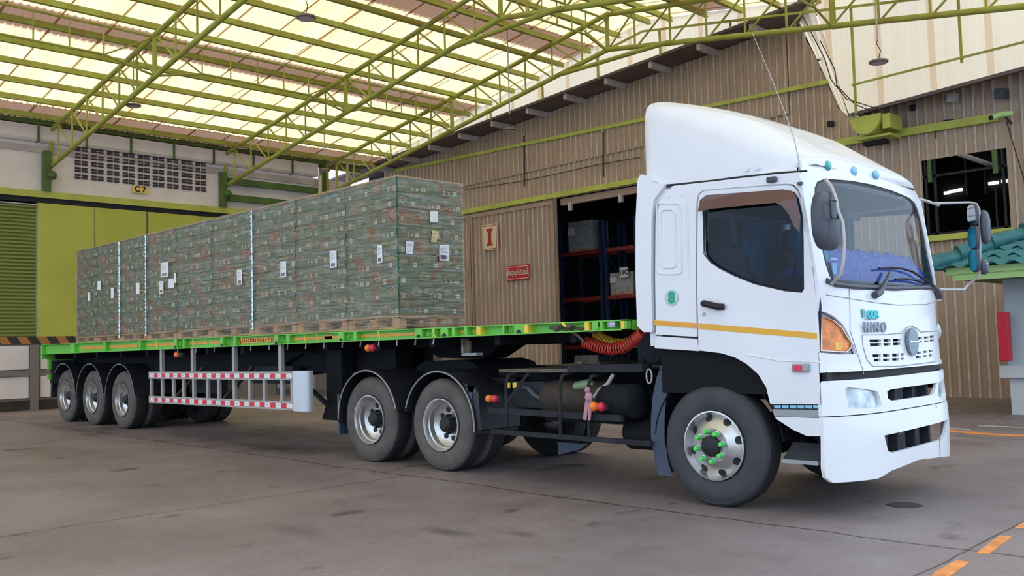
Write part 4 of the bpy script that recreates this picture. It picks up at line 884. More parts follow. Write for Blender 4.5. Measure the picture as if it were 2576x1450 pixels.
# ================================================================ CARGO
xb = [onY(u, 640, 6.8).x for u in (1003, 873, 746, 639, 534, 445, 371, 304, 244, 191)]
ZL, ZH, NL = 1.79, 3.425, 9; DY = 1.03; LH = (ZH-ZL)/NL
def carton_mesh(lx, ly, lz, var):
    random.seed(var*13+5); m_ = MB(); e = .004; m_.box((e, e, 0), (lx-e, ly-e, lz-.006), 'carton_green')
    def ring(cx, cz, r, pl):
        N = 18
        for R0, R1 in ((r, r*.82), (r*.55, r*.45)):
            for k in range(N):
                a, b = 2*math.pi*k/N, 2*math.pi*(k+1)/N
                P = [(cx+R0*math.cos(a), cz+R0*math.sin(a)), (cx+R0*math.cos(b), cz+R0*math.sin(b)), (cx+R1*math.cos(b), cz+R1*math.sin(b)), (cx+R1*math.cos(a), cz+R1*math.sin(a))]; m_.face([pl(*p) for p in P], 'carton_white')
        for s in (-1, 1):
            P = [(cx+s*r*.95, cz+r*.3), (cx+s*r*1.45, cz+r*.45), (cx+s*r*1.35, cz-r*.35), (cx+s*r*.95, cz-r*.3)]; m_.face([pl(*p) for p in P], 'carton_white')
            P = [(cx+s*r*1.05, cz+r*.2), (cx+s*r*1.33, cz+r*.28), (cx+s*r*1.26, cz-r*.2), (cx+s*r*1.05, cz-r*.2)]; m_.face([(lambda q_: pl(q_[0], q_[1], .0007))(p) for p in P], 'carton_green')
        P = [(cx-r*.7, cz+r*.1), (cx+r*.7, cz+r*.1), (cx+r*.7, cz-r*.12), (cx-r*.7, cz-r*.12)]; m_.face([pl(*p, .0007) for p in P], 'carton_white')
    def code(cx, cz, w, h, pl):
        m_.face([pl(cx, cz), pl(cx+w, cz), pl(cx+w, cz+h), pl(cx, cz+h)], 'carton_label'); k = 0; x = cx+w*.2
        while x < cx+w*.78:
            ww = w*random.choice((.05, .09)); m_.face([pl(x, cz+h*.22, .0007), pl(x+ww, cz+h*.22, .0007), pl(x+ww, cz+h*.85, .0007), pl(x, cz+h*.85, .0007)], 'black_ink'); x += ww*2
    A = lambda u, v, o=0: (u, e-.0012-o, v); B = lambda u, v, o=0: (lx-e+.0012+o, u, v)
    for L, pl in ((lx, A), (ly, B)):
        r = random.random()
        if var % 3 == 0: ring(L*.75, lz*.55, .055, pl); code(L*.08, lz*.12, .05, .05, pl)
        elif var % 3 == 1: code(L*.72, lz*.14, .06, .048, pl); code(L*.55, lz*.16, .028, .035, pl); code(L*.42, lz*.14, .018, .048, pl); ring(L*.2, lz*.6, .03, pl)
        else: ring(L*.22, lz*.5, .042, pl); code(L*.62, lz*.15, .055, .05, pl); ring(L*.6, lz*.68, .018, pl)
    return m_
PROTO = {}
def get_proto(lx, ly, kind, var):
    k = (kind, var)
    if k not in PROTO:
        o = carton_mesh(lx, ly, LH, var).build('carton', smooth=None); me = o.data; bpy.data.objects.remove(o); PROTO[k] = me; me.name = 'carton'
    return PROTO[k]
LX = 1.075
names = ['front-most wrapped pallet of green cartons, its bluish end facing the cab', 'second wrapped pallet of green cartons behind the front-most one', 'third wrapped pallet from the cab, with a tall paper sheet low on its side', 'fourth wrapped pallet from the cab, just right of the shiny silver-blue seam',
    'fifth wrapped pallet from the cab, left of the shiny silver-blue seam', 'sixth wrapped pallet from the cab, above the middle of the side guard', 'seventh wrapped pallet from the cab, carrying several small paper sheets', 'eighth wrapped pallet from the cab, between two shiny seams above the rear wheels', 'rear-most wrapped pallet of green cartons, beside the loading dock']
sheets = {0: [(948, 617, 962, 661, 'paper_white')], 1: [(829, 632, 847, 673, 'paper_white')], 2: [(705, 658, 720, 697, 'paper_white')], 3: [(596, 679, 609, 716, 'paper_white')], 4: [], 5: [(404, 662, 424, 696, 'paper_white'), (400, 708, 411, 738, 'paper_white'), (424, 703, 438, 724, 'paper_white'), (437, 688, 443, 712, 'paper_white')],
    6: [(342, 712, 351, 740, 'paper_white')], 7: [(245, 708, 254, 729, 'paper_white'), (279, 724, 286, 750, 'paper_white')], 8: [(221, 736, 227, 758, 'paper_white')]}
def wavy(P, amp, seed):
    return P
for i in range(9):
    x1, x0 = xb[i]-.008, xb[i+1]+.008; lx = x1-x0; y0 = 6.80; dzz = railz(xb[i+1])[1]+.002
    t = empty('pallet_load', ((x0+x1)/2, y0+DY/2, dzz), names[i], 'pallet load', 'wrapped pallets on the trailer')
    # pallet
    pz0, pz1 = dzz, ZL; q = MB(); hb = .022
    q.box((x0, y0, pz1-hb), (x1, y0+DY, pz1), 'pallet_wood')
    for k in range(3):
        yy = y0+(DY-.1)*k/2; q.box((x0, yy, pz0), (x1, yy+.1, pz0+hb), 'pallet_wood')
        for kk in range(3):
            xx = x0+(lx-.13)*kk/2; q.box((xx, yy, pz0+hb), (xx+.13, yy+.1, pz1-hb), 'pallet_wood')
    for kk in range(3):
        xx = x0+(lx-.1)*kk/2; q.box((xx, y0, pz1-hb-.012), (xx+.1, y0+DY, pz1-hb), 'pallet_wood')
    q.build('pallet', t)
    for L in range(NL):
        nx, ny = (3, 2) if (L+i) % 2 == 0 else (2, 3); cx, cy = lx/nx, (DY-.02)/ny
        for a in range(nx):
            for b in range(ny):
                if b > 0 and not (i == 0) and b < ny-1: continue
                me = get_proto(1.07/nx, cy, nx, random.Random(i*97+L*11+a*3+b).randrange(6)); o = bpy.data.objects.new('carton', me); COL.objects.link(o)
                o.location = Vector((x0+a*cx, y0+.012+b*cy, ZL+L*LH))-t.location; o.scale = (cx/(1.07/nx), 1, 1); o.parent = t
    q = MB(); q.box((x0-.005, y0-.002, ZH-.008), (x1+.005, y0+DY, ZH+.004), 'topsheet'); q.build('top_sheet', t)
    # film: a loose skin over the load with diagonal pleats
    q = MB(); rnd_ = random.Random(i); e = .014
    def skin(n, m, f):
        q.grid([[f(a/n, b/m) for a in range(n+1)] for b in range(m+1)], 'stretch_film')
    zlo = dzz+.02
    def off(s, v, sd): return .006*math.sin(v*61+sd*3+math.sin(s*5+sd)*2.2)*(.4+.6*math.sin(s*4+v*7+sd)**2)+.004*math.sin(s*17+v*40+sd)
    skin(12, 60, lambda s, v: (x0+lx*s, y0-e+off(s, v, i), zlo+(ZH+.012-zlo)*v))
    if i == 0: skin(12, 60, lambda s, v: (x1+e-off(s, v, i+5), y0+DY*s, zlo+(ZH+.012-zlo)*v))
    skin(2, 2, lambda s, v: (x0+lx*s, y0+DY*v, ZH+.014))
    q.build('stretch_wrap', t, smooth=80, merge=False)
    q = MB()
    for k in range(3):
        zz = ZL+.15+k*.48+rnd_.random()*.1; sl_ = .24+.08*rnd_.random(); Y = y0-e-.004; a0 = rnd_.random()*.3
        q.prism([(x0+lx*a0, Y, zz+sl_), (x1, Y, zz+.012), (x1, Y, zz-.012), (x0+lx*a0, Y, zz+sl_-.008)], (0, .001, 0), 'stretch_film')
        if i == 0: q.prism([(x1+e+.004, y0+.3, zz-.05), (x1+e+.004, y0+DY, zz+sl_*.8), (x1+e+.004, y0+DY, zz+sl_*.8+.02), (x1+e+.004, y0+.3, zz-.03)], (.001, 0, 0), 'stretch_film')
    q.build('film_pleat', t)
    for (u0, v0, u1, v1, m) in sheets[i]:
        a, b = onY(u0, v0, y0-.022), onY(u1, v1, y0-.022); q = MB(); q.prism([(a.x, a.y, a.z), (b.x, a.y, a.z-.01), (b.x, a.y, b.z), (a.x, a.y, b.z)], (0, .002, 0), m); h = a.z-b.z; w = b.x-a.x
        if h > .2:
            for k in range(7): q.box((a.x+w*.12, a.y-.002, b.z+h*(.45+.07*k)), (a.x+w*(.5+.3*((k*7) % 3)/2), a.y, b.z+h*(.465+.07*k)), 'letter_grey')
            for k in range(6): q.box((a.x+w*(.2+.1*k), a.y-.002, b.z+h*.08), (a.x+w*(.25+.1*k), a.y, b.z+h*.28), 'black_ink')
        q.build('paper_sheet', t)
    if i in (3, 6, 7):
        q = MB(); rows = []
        for k in range(70):
            z = ZL-.06+(ZH-ZL+.04)*k/69; w = .035+.012*math.sin(k*1.3+i)+.008*math.sin(k*3.1); rows.append([(x1-w, y0-.020-.006*math.sin(k*1.9), z), (x1-w*.5, y0-.032-.008*math.sin(k*2.3+1), z), (x1+.004, y0-.022, z)])
        q.grid(rows, 'film_edge_glare'); q.build('film_edge_glare', t, smooth=30, label='film bunched along the edge, coloured silver-blue for its glare')
    if i == 0:
        X = x1+.022
        for (P, m, ln) in ((((1081, 532), (1101, 531), (1102, 560), (1082, 560)), 'paper_white', 0), (((1087, 580), (1104, 583), (1101, 600), (1096, 610), (1084, 609)), 'paper_orange', 5), (((1022, 607), (1041, 609), (1038, 640), (1021, 638)), 'paper_white', 6), (((1105, 616), (1130, 616), (1130, 657), (1105, 656)), 'paper_white', 9)):
            Q = [onX(u, v, X) for u, v in P]; q = MB(); q.prism(Q, (.002, 0, 0), m); ymin = min(p.y for p in Q); ymax = max(p.y for p in Q); zmin = min(p.z for p in Q); zmax = max(p.z for p in Q)
            for k in range(ln): z = zmin+(zmax-zmin)*(.15+.75*k/ln); q.box((X+.002, ymin+.02, z), (X+.004, ymin+(ymax-ymin)*(.5+.35*((k*5) % 3)/2), z+.006), 'letter_grey')
            if ln == 9:
                for k in range(8): q.box((X+.002, ymin+.02+k*.012, zmin+.02), (X+.005, ymin+.027+k*.012, zmin+.07), 'black_ink')
            q.build('paper_sheet', t)
p = onY(300, 604, 7.3); m_ = MB(); m_.tube([(p.x-.35, 7.3, ZH+.02), (p.x-.1, 7.3, ZH+.08), (p.x+.3, 7.3, ZH+.1), (p.x+.5, 7.3, ZH+.03)], [.03, .06, .06, .03], 'rusty_brown', 10); thing1(m_, 'rolled_tarpaulin', 'dark brown rolled tarpaulin lying on top of the rear pallets', 'tarpaulin', smooth=50)
# ================================================================ TRACTOR
YC, YFC, YM = 6.75, 9.15, 7.95
tk = empty('tractor_truck', (-5.0, YM, 0), 'big white tractor truck with roof fairing pulling the green trailer', 'truck')
def interp(tb, z):
    if z <= tb[0][0]: return tb[0][1:]
    for a, b in zip(tb, tb[1:]):
        if z <= b[0]:
            f = (z-a[0])/(b[0]-a[0]); return tuple(p+(q-p)*f for p, q in zip(a[1:], b[1:]))
    return tb[-1][1:]
FT = [(.25, -3.17, .25), (.62, -3.16, .24), (.80, -3.18, .22), (1.10, -3.20, .20), (1.35, -3.22, .18), (1.60, -3.24, .17), (1.84, -3.28, .09), (2.1, -3.34, .07), (2.4, -3.385, .06), (2.62, -3.42, .055), (2.75, -3.44, .06), (2.84, -3.48, .07)]
def FX(y, z, o=0.0):
    xf, d = interp(FT, z); s = min(1.0, abs((y-YM)/1.2)); p = 3.6 if z > 1.15 else 4.2
    return xf-d*s**p+o
def front(o): return lambda y, z: (FX(y, z, o), y, z)
def pf(u, v, o=0.0):
    d = ray(u, v); a = CAMP+d*((-2.6-CAMP.x)/d.x); b = CAMP+d*((-4.3-CAMP.x)/d.x)
    for _ in range(40):
        m = (a+b)/2
        if m.x > FX(m.y, m.z, o): a = m
        else: b = m
    return (min(max(a.y, YC+.005), YFC-.005), a.z)
def pc(u, v): p = onY(u, v, YC); return (p.x, p.z)
side = lambda Y: (lambda x, z: (min(x, FX(YC, z)+.004), Y, z))
def SP(name, px, holes=(), r=.02, th=.03, Y=YC, m='white_paint', sub=None, bevel=.004, mirror=False, label=None):
    out = rnd([pc(*p[:2])+tuple(p[2:]) for p in px], r); hs = [rnd([pc(*p[:2])+tuple(p[2:]) for p in h], .03) for h in holes]
    o = panel(name, out, hs, side(Y), (0, th, 0), m, sub or tk, bevel=bevel, label=label)
    if mirror: panel(name, out, hs, side(2*YM-Y), (0, -th, 0), m, tk, bevel=bevel)
    return o
# ---- cab side skins
body = [(1650, 842), (1648, 700), (1649, 560), (1660, 505), (1692, 468), (1850, 450), (2026, 431), (2034, 470), (2047, 560), (2058, 640), (2066, 720), (2069, 790), (2070, 900), (2071, 1019), (2067, 1019), (2065, 890), (2058, 760), (2044, 650), (2019, 505), (2009, 478), (1995, 464), (1980, 462), (1768, 478), (1756, 488), (1752, 510), (1750, 700), (1753, 848)]
SP('cab_side', body, r=.012, mirror=True)
win = [(1772, 640), (1769, 520), (1775, 502), (1795, 494), (1975, 481), (1998, 484), (2010, 500), (2019, 540), (2022, 600), (2023, 728), (2018, 736), (1975, 732), (1900, 715), (1850, 695), (1810, 675), (1788, 660)]
door = [(1758, 882), (1754, 700), (1756, 510), (1760, 492), (1770, 482), (1980, 466), (1995, 468), (2006, 480), (2016, 506), (2041, 650), (2055, 760), (2062, 890), (2064, 1018), (1938, 1017), (1928, 975), (1908, 942), (1880, 917), (1850, 900), (1815, 889)]
dr = SP('door', door, [win], r=.01, Y=YC-.004, mirror=True)
# dark liner just behind the skins gives the shut lines
lin = [(1655, 840), (1652, 560), (1664, 512), (1694, 475), (2024, 438), (2065, 720), (2069, 1015), (1945, 1015), (1925, 968), (1880, 915), (1815, 885), (1700, 850)]
SP('inner_skin', lin, [[(1765, 645), (1760, 500), (2010, 474), (2030, 742), (1975, 740), (1880, 720), (1790, 670)]], r=.01, Y=YC+.035, th=.02, m='seam_black', mirror=True, bevel=0)
# door glass, seal, visor, handle
o = SP('door_glass', [(1768, 650), (1764, 500), (2008, 478), (2026, 740), (1975, 737), (1880, 718), (1790, 668)], r=.02, th=.004, Y=YC+.022, m='glass_side', bevel=0); o.parent = dr
q = MB(); P = [onY(u, v, YC+.004) for u, v in win]; q.tube(P, .010, 'seam_black', 6, closed=True); o = q.build('window_seal', dr, smooth=60)
P = [(1765, 534), (1767, 505), (1782, 492), (1975, 478), (1999, 482), (2012, 498), (2023, 545), (2021, 586), (2008, 572), (1994, 540), (1976, 519), (1960, 512), (1800, 527), (1777, 532)]
out = [pc(u, v) for u, v in P]; o = panel('window_visor', out, [], lambda x, z: (x, YC-.035-.03*max(0, min(1, (2.60-z)/.15)), z), (0, .004, 0), 'visor_brown', dr, cuts=(0, .03))
q = MB(); a = onY(1766, 764, YC-.03); b = onY(1817, 772, YC-.03); q.tube([a+Vector((0, .02, 0)), a+Vector((.03, -.02, .0)), b+Vector((-.03, -.02, 0)), b+Vector((0, .02, 0))], [.026, .028, .028, .026], 'seam_black', 12); q.build('door_handle', dr, smooth=50, label='black door handle')
c0 = onY(1771, 791, YC-.006); q = MB(); q.lathe([(0, .016), (.008, .014), (.009, 0)], c0, (0, -1, 0), 'tube_grey', 16); q.build('door_lock', dr)
# body pressings on the quarter panel
def ridge(px, w, name, par=tk, m='white_paint', closed=True, Y=YC-.003):
    q = MB(); P = [onY(u, v, Y) for u, v in px]; pts = rnd([(p.x, p.z) for p in P], .05, 6) if closed else [(p.x, p.z) for p in P]; q.tube([(x, Y, z) for x, z in pts], w, m, 8, closed=closed); return q.build(name, par, smooth=70)
ridge([(1653, 690), (1652, 512), (1712, 512), (1716, 690)], .007, 'panel_pressing'); ridge([(1664, 674), (1662, 528), (1698, 528), (1702, 674)], .006, 'panel_pressing')
ridge([(1735, 700), (1730, 600), (1728, 500)], .006, 'panel_pressing', closed=False); ridge([(1880, 893), (1960, 908), (2062, 912)], .006, 'panel_pressing', closed=False, Y=YC-.004)
for u, v in ((1684, 495), (1714, 490)):
    q = MB(); q.lathe([(0, .014), (.006, .012), (.008, 0)], onY(u, v, YC), (0, -1, 0), 'white_paint', 14); q.build('rivet', tk, smooth=50)
# lower skirt, orange stripe, badges
SP('skirt', [(1648, 846), (1752, 853), (1757, 884), (1700, 880), (1645, 877)], r=.008, Y=YC+.01, th=.04, mirror=True)
for px in ([(1647, 806), (1751, 813), (1752, 826), (1647, 818)], [(1755, 813), (2057, 838), (2059, 853), (1756, 828)]):
    o = SP('orange_stripe', px, r=0, th=.0015, Y=YC-.0065, m='stripe_orange', bevel=0)
for f in (.33, .66):
    q = MB(); a, b, c_, d_ = (onY(u, v, YC-.0072) for u, v in ((1647, 806), (1751, 813), (1751, 826), (1647, 818))); q.bar(a.lerp(d_, f), b.lerp(c_, f), .001, .004, 'lamp_orange'); q.build('stripe_line', tk)
c0 = onY(1690, 750, YC-.0035); q = MB(); q.lathe([(0, .068), (.002, .068), (.0022, 0)], c0, (0, -1, 0), 'sign_white', 40); q.lathe([(.0024, .066), (.0024, .060)], c0, (0, -1, 0), 'letter_teal', 40)
bd = q.build('number_badge', tk); text('badge_number', '8', .13, c0+Vector((0, -.004, -.002)), (1, 0, 0), (0, 0, 1), 'leaf_green', bd, bold=.008)
q = MB(); a, b = onY(1992, 916, YC-.02), onY(2036, 937, YC-.02); q.box((a.x, YC-.03, b.z), (b.x, YC, a.z), 'sill_grey'); q.build('side_marker', tk, bevel=.008)
q = MB(); q.box((a.x+.012, YC-.034, b.z+.012), (a.x+(b.x-a.x)*.62, YC-.03, a.z-.012), 'lamp_red'); q.build('marker_lens', tk, bevel=.003)
# sill: blue segmented strip, grey step, white valance
SP('sill_trim', [(1938, 1018), (2064, 1020), (2064, 1031), (1942, 1029)], r=0, th=.03, Y=YC+.01, m='seam_black', bevel=0)
for k in range(6):
    u = 1946+k*19.6; SP('blue_segment', [(u, 1020), (u+17, 1020.4), (u+17, 1028.5), (u+1.5, 1028)], r=.002, th=.004, Y=YC+.005, m='window_band_blue', bevel=0)
SP('sill_step', [(1942, 1030), (2064, 1032), (2064, 1052), (1947, 1048)], r=.004, th=.05, Y=YC+.005, m='sill_grey')
SP('valance', [(1947, 1049), (2065, 1053), (2066, 1098), (2030, 1098), (1995, 1082), (1955, 1056)], r=.01, th=.05, Y=YC, mirror=True)
q = MB(); a = onY(1967, 1160, YC+.02); b = onY(2058, 1165, YC+.02); q.box((a.x, YC+.01, a.z-.015), (b.x, YC+.35, a.z+.015), 'sill_grey'); q.prism([(a.x, YC+.03, a.z+.01), (a.x+.05, YC+.12, a.z+.14), (b.x, YC+.12, a.z+.14), (b.x, YC+.03, a.z+.01)], (0, .02, 0), 'chassis_grey'); q.build('entry_step', tk)
# side extender at the back corner of the cab
ext = [(1607, 452), (1616, 438), (1640, 456), (1676, 465), (1660, 487), (1647, 505), (1642, 560), (1641, 700), (1644, 836), (1622, 836), (1606, 820), (1602, 700), (1602, 560)]
for Y, th in ((YC-.02, .25), (2*YM-YC+.02, -.25)):
    out = rnd([pc(u, v) for u, v in ext], .015); panel('side_extender', out, [], side(Y), (0, th, 0), 'white_paint', tk, bevel=.012)
# ---- front skin
wl = [(6.885, 1.87), (6.868, 1.98), (6.868, 2.30), (6.885, 2.48), (6.92, 2.58), (6.975, 2.635), (7.1, 2.67), (7.55, 2.70), (7.95, 2.71)]
wb = [(7.95, 1.795), (7.22, 1.80), (6.98, 1.82), (6.91, 1.84)]
ws = wl+[(2*YM-y, z) for y, z in reversed(wl[:-1])]+[(2*YM-y, z) for y, z in reversed(wb[1:])]+wb
lampp = [(2062, 787), (2078, 789), (2100, 800), (2120, 818), (2135, 845), (2145, 868), (2152, 888), (2110, 889), (2062, 884)]
_l = [pf(u, v) for u, v in lampp]; _c = Vector((sum(p[0] for p in _l)/len(_l), sum(p[1] for p in _l)/len(_l))); lamp = [tuple(_c+(Vector(p)-_c)*1.07) for p in _l]; lamp = [(max(p[0], YC+.004), p[1]) for p in lamp]
def fpoly(px): return [pf(u, v) for u, v in px]
slots = []
for (x0, x1, v0, v1) in ((2187, 2217, 855, 862), (2222, 2241, 854, 861), (2246, 2266, 853, 860), (2188, 2217, 864, 871), (2222, 2241, 864, 870), (2246, 2266, 863, 869), (2309, 2320, 849, 855), (2324, 2336, 847, 853), (2339, 2350, 845, 851), (2309, 2320, 859, 863), (2325, 2336, 857, 862), (2339, 2350, 855, 860),
    (2195, 2216, 892, 900), (2221, 2239, 891, 899), (2244, 2262, 890, 898), (2266, 2275, 889, 897), (2198, 2216, 903, 910), (2221, 2239, 903, 909), (2244, 2262, 902, 908), (2266, 2275, 901, 906), (2306, 2318, 885, 891), (2323, 2332, 883, 889), (2336, 2346, 881, 887), (2303, 2318, 896, 902), (2323, 2332, 894, 900), (2336, 2345, 892, 898)):
    slots.append(fpoly([(x0, v0), (x1, v0-.5), (x1, v1-.5), (x0+1, v1)]))
z0 = 1.125
outl = [(YC+.003, z0), (YFC-.003, z0), (YFC-.003, 2.66), (YFC-.12, 2.82), (YC+.12, 2.82), (YC+.003, 2.66)]
fp = panel('front_panel', outl, [ws, lamp]+slots, front(0), (-.025, 0, 0), 'white_paint', tk, cuts=(.06, .12), smooth=45)
panel('grille_backing', [(7.0, 1.14), (9.0, 1.14), (9.0, 1.75), (7.0, 1.75)], [], front(-.05), (-.01, 0, 0), 'seam_black', fp, cuts=(.15, 0))
# black surround and the glass itself
def grow(poly, k):
    c_ = Vector((sum(p[0] for p in poly)/len(poly), sum(p[1] for p in poly)/len(poly))); return [tuple(c_+(Vector(p)-c_)*(1+k/ (Vector(p)-c_).length)) for p in poly]
band = grow(ws, -.03)
wsg = panel('windscreen', grow(ws, .012), [], front(-.012), (-.005, 0, 0), 'glass_screen', tk, cuts=(.05, .1), smooth=60)
panel('screen_border', ws, [band], front(-.008), (-.002, 0, 0), 'seam_black', wsg, cuts=(.05, .1))
# corner lamp
cl = panel('corner_lamp', grow(lamp, .004), [], front(-.035), (-.01, 0, 0), 'sill_grey', tk, cuts=(.05, 0))
al = fpoly([(2066, 800), (2080, 801), (2098, 808), (2116, 824), (2130, 848), (2142, 862), (2140, 876), (2128, 886), (2066, 883)])
panel('amber_lens', al, [], front(-.012), (-.02, 0, 0), 'lamp_amber', cl, cuts=(.04, .04), smooth=60)
al2 = fpoly([(2103, 862), (2118, 862), (2123, 872), (2118, 882), (2103, 880)]); panel('bulb_reflector', al2, [], front(-.006), (-.006, 0, 0), 'lamp_amber_bright', cl, cuts=(.04, 0))
q = MB(); P = [(FX(y, z, .002), y, z) for y, z in al]; q.tube(P, .006, 'chrome', 6, closed=True); q.build('lamp_rim', cl, smooth=60)
yl = lambda L: [(2*YM-y, z) for y, z in L]
# seams on the front
def fseam(px, w=.004, m='sill_grey', name='front_seam', o=.001):
    q = MB(); P = [pf(u, v) for u, v in px]; Q = []
    for a, b in zip(P, P[1:]):
        for k in range(6): y = a[0]+(b[0]-a[0])*k/6; z = a[1]+(b[1]-a[1])*k/6; Q.append((FX(y, z, o), y, z))
    Q.append((FX(*P[-1], o), *P[-1])); q.tube(Q, w, m, 6); q.build(name, fp, smooth=60)
fseam([(2136, 728), (2138, 780), (2138, 832), (2152, 876), (2166, 918), (2172, 942)], .0035)
fseam([(2078, 742), (2140, 752), (2200, 762), (2260, 768), (2330, 766), (2366, 756)], .0035)
fseam([(2168, 845), (2170, 870), (2180, 905), (2195, 922), (2260, 922), (2340, 912), (2368, 905)], .004)
fseam([(2168, 843), (2230, 842), (2270, 838), (2278, 826), (2292, 820), (2305, 826), (2315, 836), (2366, 832)], .004)
fseam([(2256, 744), (2320, 744), (2322, 752), (2256, 752), (2256, 744)], .003, 'white_paint')
# emblem and lettering
ey, ez = pf(2288, 860); ex = FX(ey, ez, .015); em = MB(); N = 28
ell = [(ex, ey+.105*math.cos(2*math.pi*k/N), ez+.118*math.sin(2*math.pi*k/N)) for k in range(N)]; em.prism(ell, (.022, 0, 0), 'emblem_grey')
em.prism([(ex+.024, ey-.10, ez-.004), (ex+.024, ey+.10, ez-.004), (ex+.024, ey+.10, ez+.006), (ex+.024, ey-.10, ez+.006)], (.006, 0, 0), 'chrome'); em.build('emblem', tk, smooth=40)
def fletters(name, body, u, v, size, m, bold=.003, sx=1.0, nx=None):
    y, z = pf(u, v); a = Vector((FX(y-.05, z), y-.05, z)); b = Vector((FX(y+.05, z), y+.05, z)); return text(name, body, size, Vector((FX(y, z, .012), y, z)), (b-a), (0, 0, 1), m, tk, bold=bold, sx=sx)
fletters('brand_letters', 'H I N O', 2198, 825, .105, 'letter_grey', .005, 1.0)
fletters('dealer_letters', 'QDR', 2192, 792, .085, 'letter_teal', .004)
y, z = pf(2172, 790); q = MB(); q.box((FX(y, z)+.004, y-.03, z-.03), (FX(y, z)+.008, y+.008, z+.04), 'marker_teal'); q.build('dealer_logo', tk)
y, z = pf(2190, 803); q = MB(); q.box((FX(y, z)+.004, y-.12, z-.004), (FX(y, z)+.007, y+.10, z+.002), 'letter_grey'); q.build('dealer_underline', tk)
fletters('model_letters', '500', 2357, 817, .075, 'letter_grey', .004)
# ---- bumper
bz0, bz1 = .285, 1.07
sl1 = fpoly([(2230, 985), (2240, 980), (2356, 963), (2350, 985), (2345, 994), (2242, 1009), (2232, 1003)])
pl = fpoly([(2221, 1096), (2380, 1056), (2376, 1086), (2368, 1105), (2240, 1140), (2230, 1134)])
hl = fpoly([(2124, 978), (2132, 975), (2170, 979), (2204, 984), (2212, 1000), (2216, 1020), (2210, 1027), (2150, 1029), (2132, 1025)])
hl2 = yl(hl)
zs_ = pf(2240, 1035)[1]
low = [(YC+.006, .40), (YC+.015, .33), (YC+.06, .287), (7.22, .285), (7.42, .325), (YM, .355), (8.48, .325), (8.75, .30), (YFC-.04, .285), (YFC-.01, .30)]
bu = panel('bumper', [(YC+.004, zs_-.004), *low, (YFC-.004, zs_-.004)], [pl], front(.012), (-.03, 0, 0), 'white_bumper', tk, cuts=(.06, .1), smooth=45, bevel=.008)
panel('bumper_upper', [(YC+.004, zs_+.004), (YFC-.004, zs_+.004), (YFC-.004, bz1-.02), (YFC-.06, bz1), (YC+.02, bz1-.01), (YC+.004, bz1-.03)], [sl1, hl, hl2], front(.006), (-.03, 0, 0), 'white_bumper', bu, cuts=(.06, .1), smooth=45, bevel=.008)
for L, nm in ((hl, 'headlamp'), (hl2, 'headlamp')):
    h = panel(nm, grow(L, .004), [], front(-.022), (-.01, 0, 0), 'lamp_clear', bu, cuts=(.05, .05), smooth=60)
panel('bumper_backing', [(6.95, .4), (8.98, .4), (8.98, 1.05), (6.95, 1.05)], [], front(-.16), (-.01, 0, 0), 'bumper_inner', bu, cuts=(.2, 0))
q = MB()
for y in (7.65, 8.0, 8.3): q.box((-3.28, y, .45), (-3.2, y+.04, 1.05), 'chassis_grey')
q.box((-3.32, 7.42, .52), (-3.28, 7.62, .64), 'tow_brown'); q.box((-3.32, 7.78, .56), (-3.29, 8.2, .70), 'sill_grey'); q.box((-3.32, 8.34, .58), (-3.28, 8.5, .74), 'tow_brown'); q.build('tow_fittings', bu)
q = MB(); P = []
for k in range(13): z = .33+(zs_-.33)*k/12; P.append((FX(8.42, z, .014), 8.42, z)) if not (.52 < z < .74) else None
q.tube([p for p in P if p[2] < .53], .004, 'sill_grey', 6); q.tube([p for p in P if p[2] > .73], .004, 'sill_grey', 6); q.build('bumper_joint', bu)
q = MB(); q.box((-3.55, YC+.05, 1.04), (-3.36, YFC-.05, 1.13), 'seam_black'); q.build('bumper_gap', tk)
panel('gap_filler', [(YC+.03, 1.05), (YFC-.03, 1.05), (YFC-.03, 1.14), (YC+.03, 1.14)], [], front(-.06), (-.02, 0, 0), 'seam_black', tk, cuts=(.08, 0))
# ---- roof, back wall, floor of the cab, interior
q = MB(); q.box((-4.98, YC+.05, 2.70), (-3.66, YFC-.05, 2.76), 'white_paint'); q.box((-4.95, YC+.02, 2.6), (-3.52, YC+.06, 2.74), 'white_paint'); q.box((-4.95, YFC-.06, 2.6), (-3.52, YFC-.02, 2.74), 'white_paint'); q.build('roof', tk, bevel=.02)
q = MB(); q.box((-5.0, YC+.04, 1.36), (-4.94, YFC-.04, 2.74), 'white_paint'); q.build('rear_wall', tk)
q = MB(); q.box((-4.93, YC+.07, 1.40), (-4.90, YFC-.07, 2.68), 'lining_cream'); q.box((-4.9, YC+.07, 2.64), (-3.6, YFC-.07, 2.69), 'seam_black'); q.build('cab_lining', tk)
q = MB(); q.box((-4.93, YC+.07, 1.36), (-3.42, YFC-.07, 1.42), 'dash_grey'); q.build('cab_floor', tk)
q = MB(); q.prism([(-3.85, YC+.07, 1.42), (-3.45, YC+.07, 1.42), (-3.48, YC+.07, 1.84), (-3.62, YC+.07, 1.88), (-3.82, YC+.07, 1.85)], (0, 2.26, 0), 'dash_grey'); q.build('dashboard', tk)
def seat(y, dx, nm='seat'):
    q = MB(); q.box((-4.6+dx, y, 1.55), (-4.15+dx, y+.5, 1.75), 'seat_grey'); q.prism([(-4.62+dx, y, 1.7), (-4.48+dx, y, 1.7), (-4.60+dx, y, 2.22), (-4.66+dx, y, 2.3), (-4.74+dx, y, 2.22)], (0, .5, 0), 'seat_grey'); q.build(nm, tk, bevel=.05)
    q = MB(); q.box((-4.74+dx, y+.12, 2.25), (-4.62+dx, y+.38, 2.48), 'seat_grey'); q.build('headrest', tk, bevel=.05)
seat(6.98, .17); seat(8.40, .1)
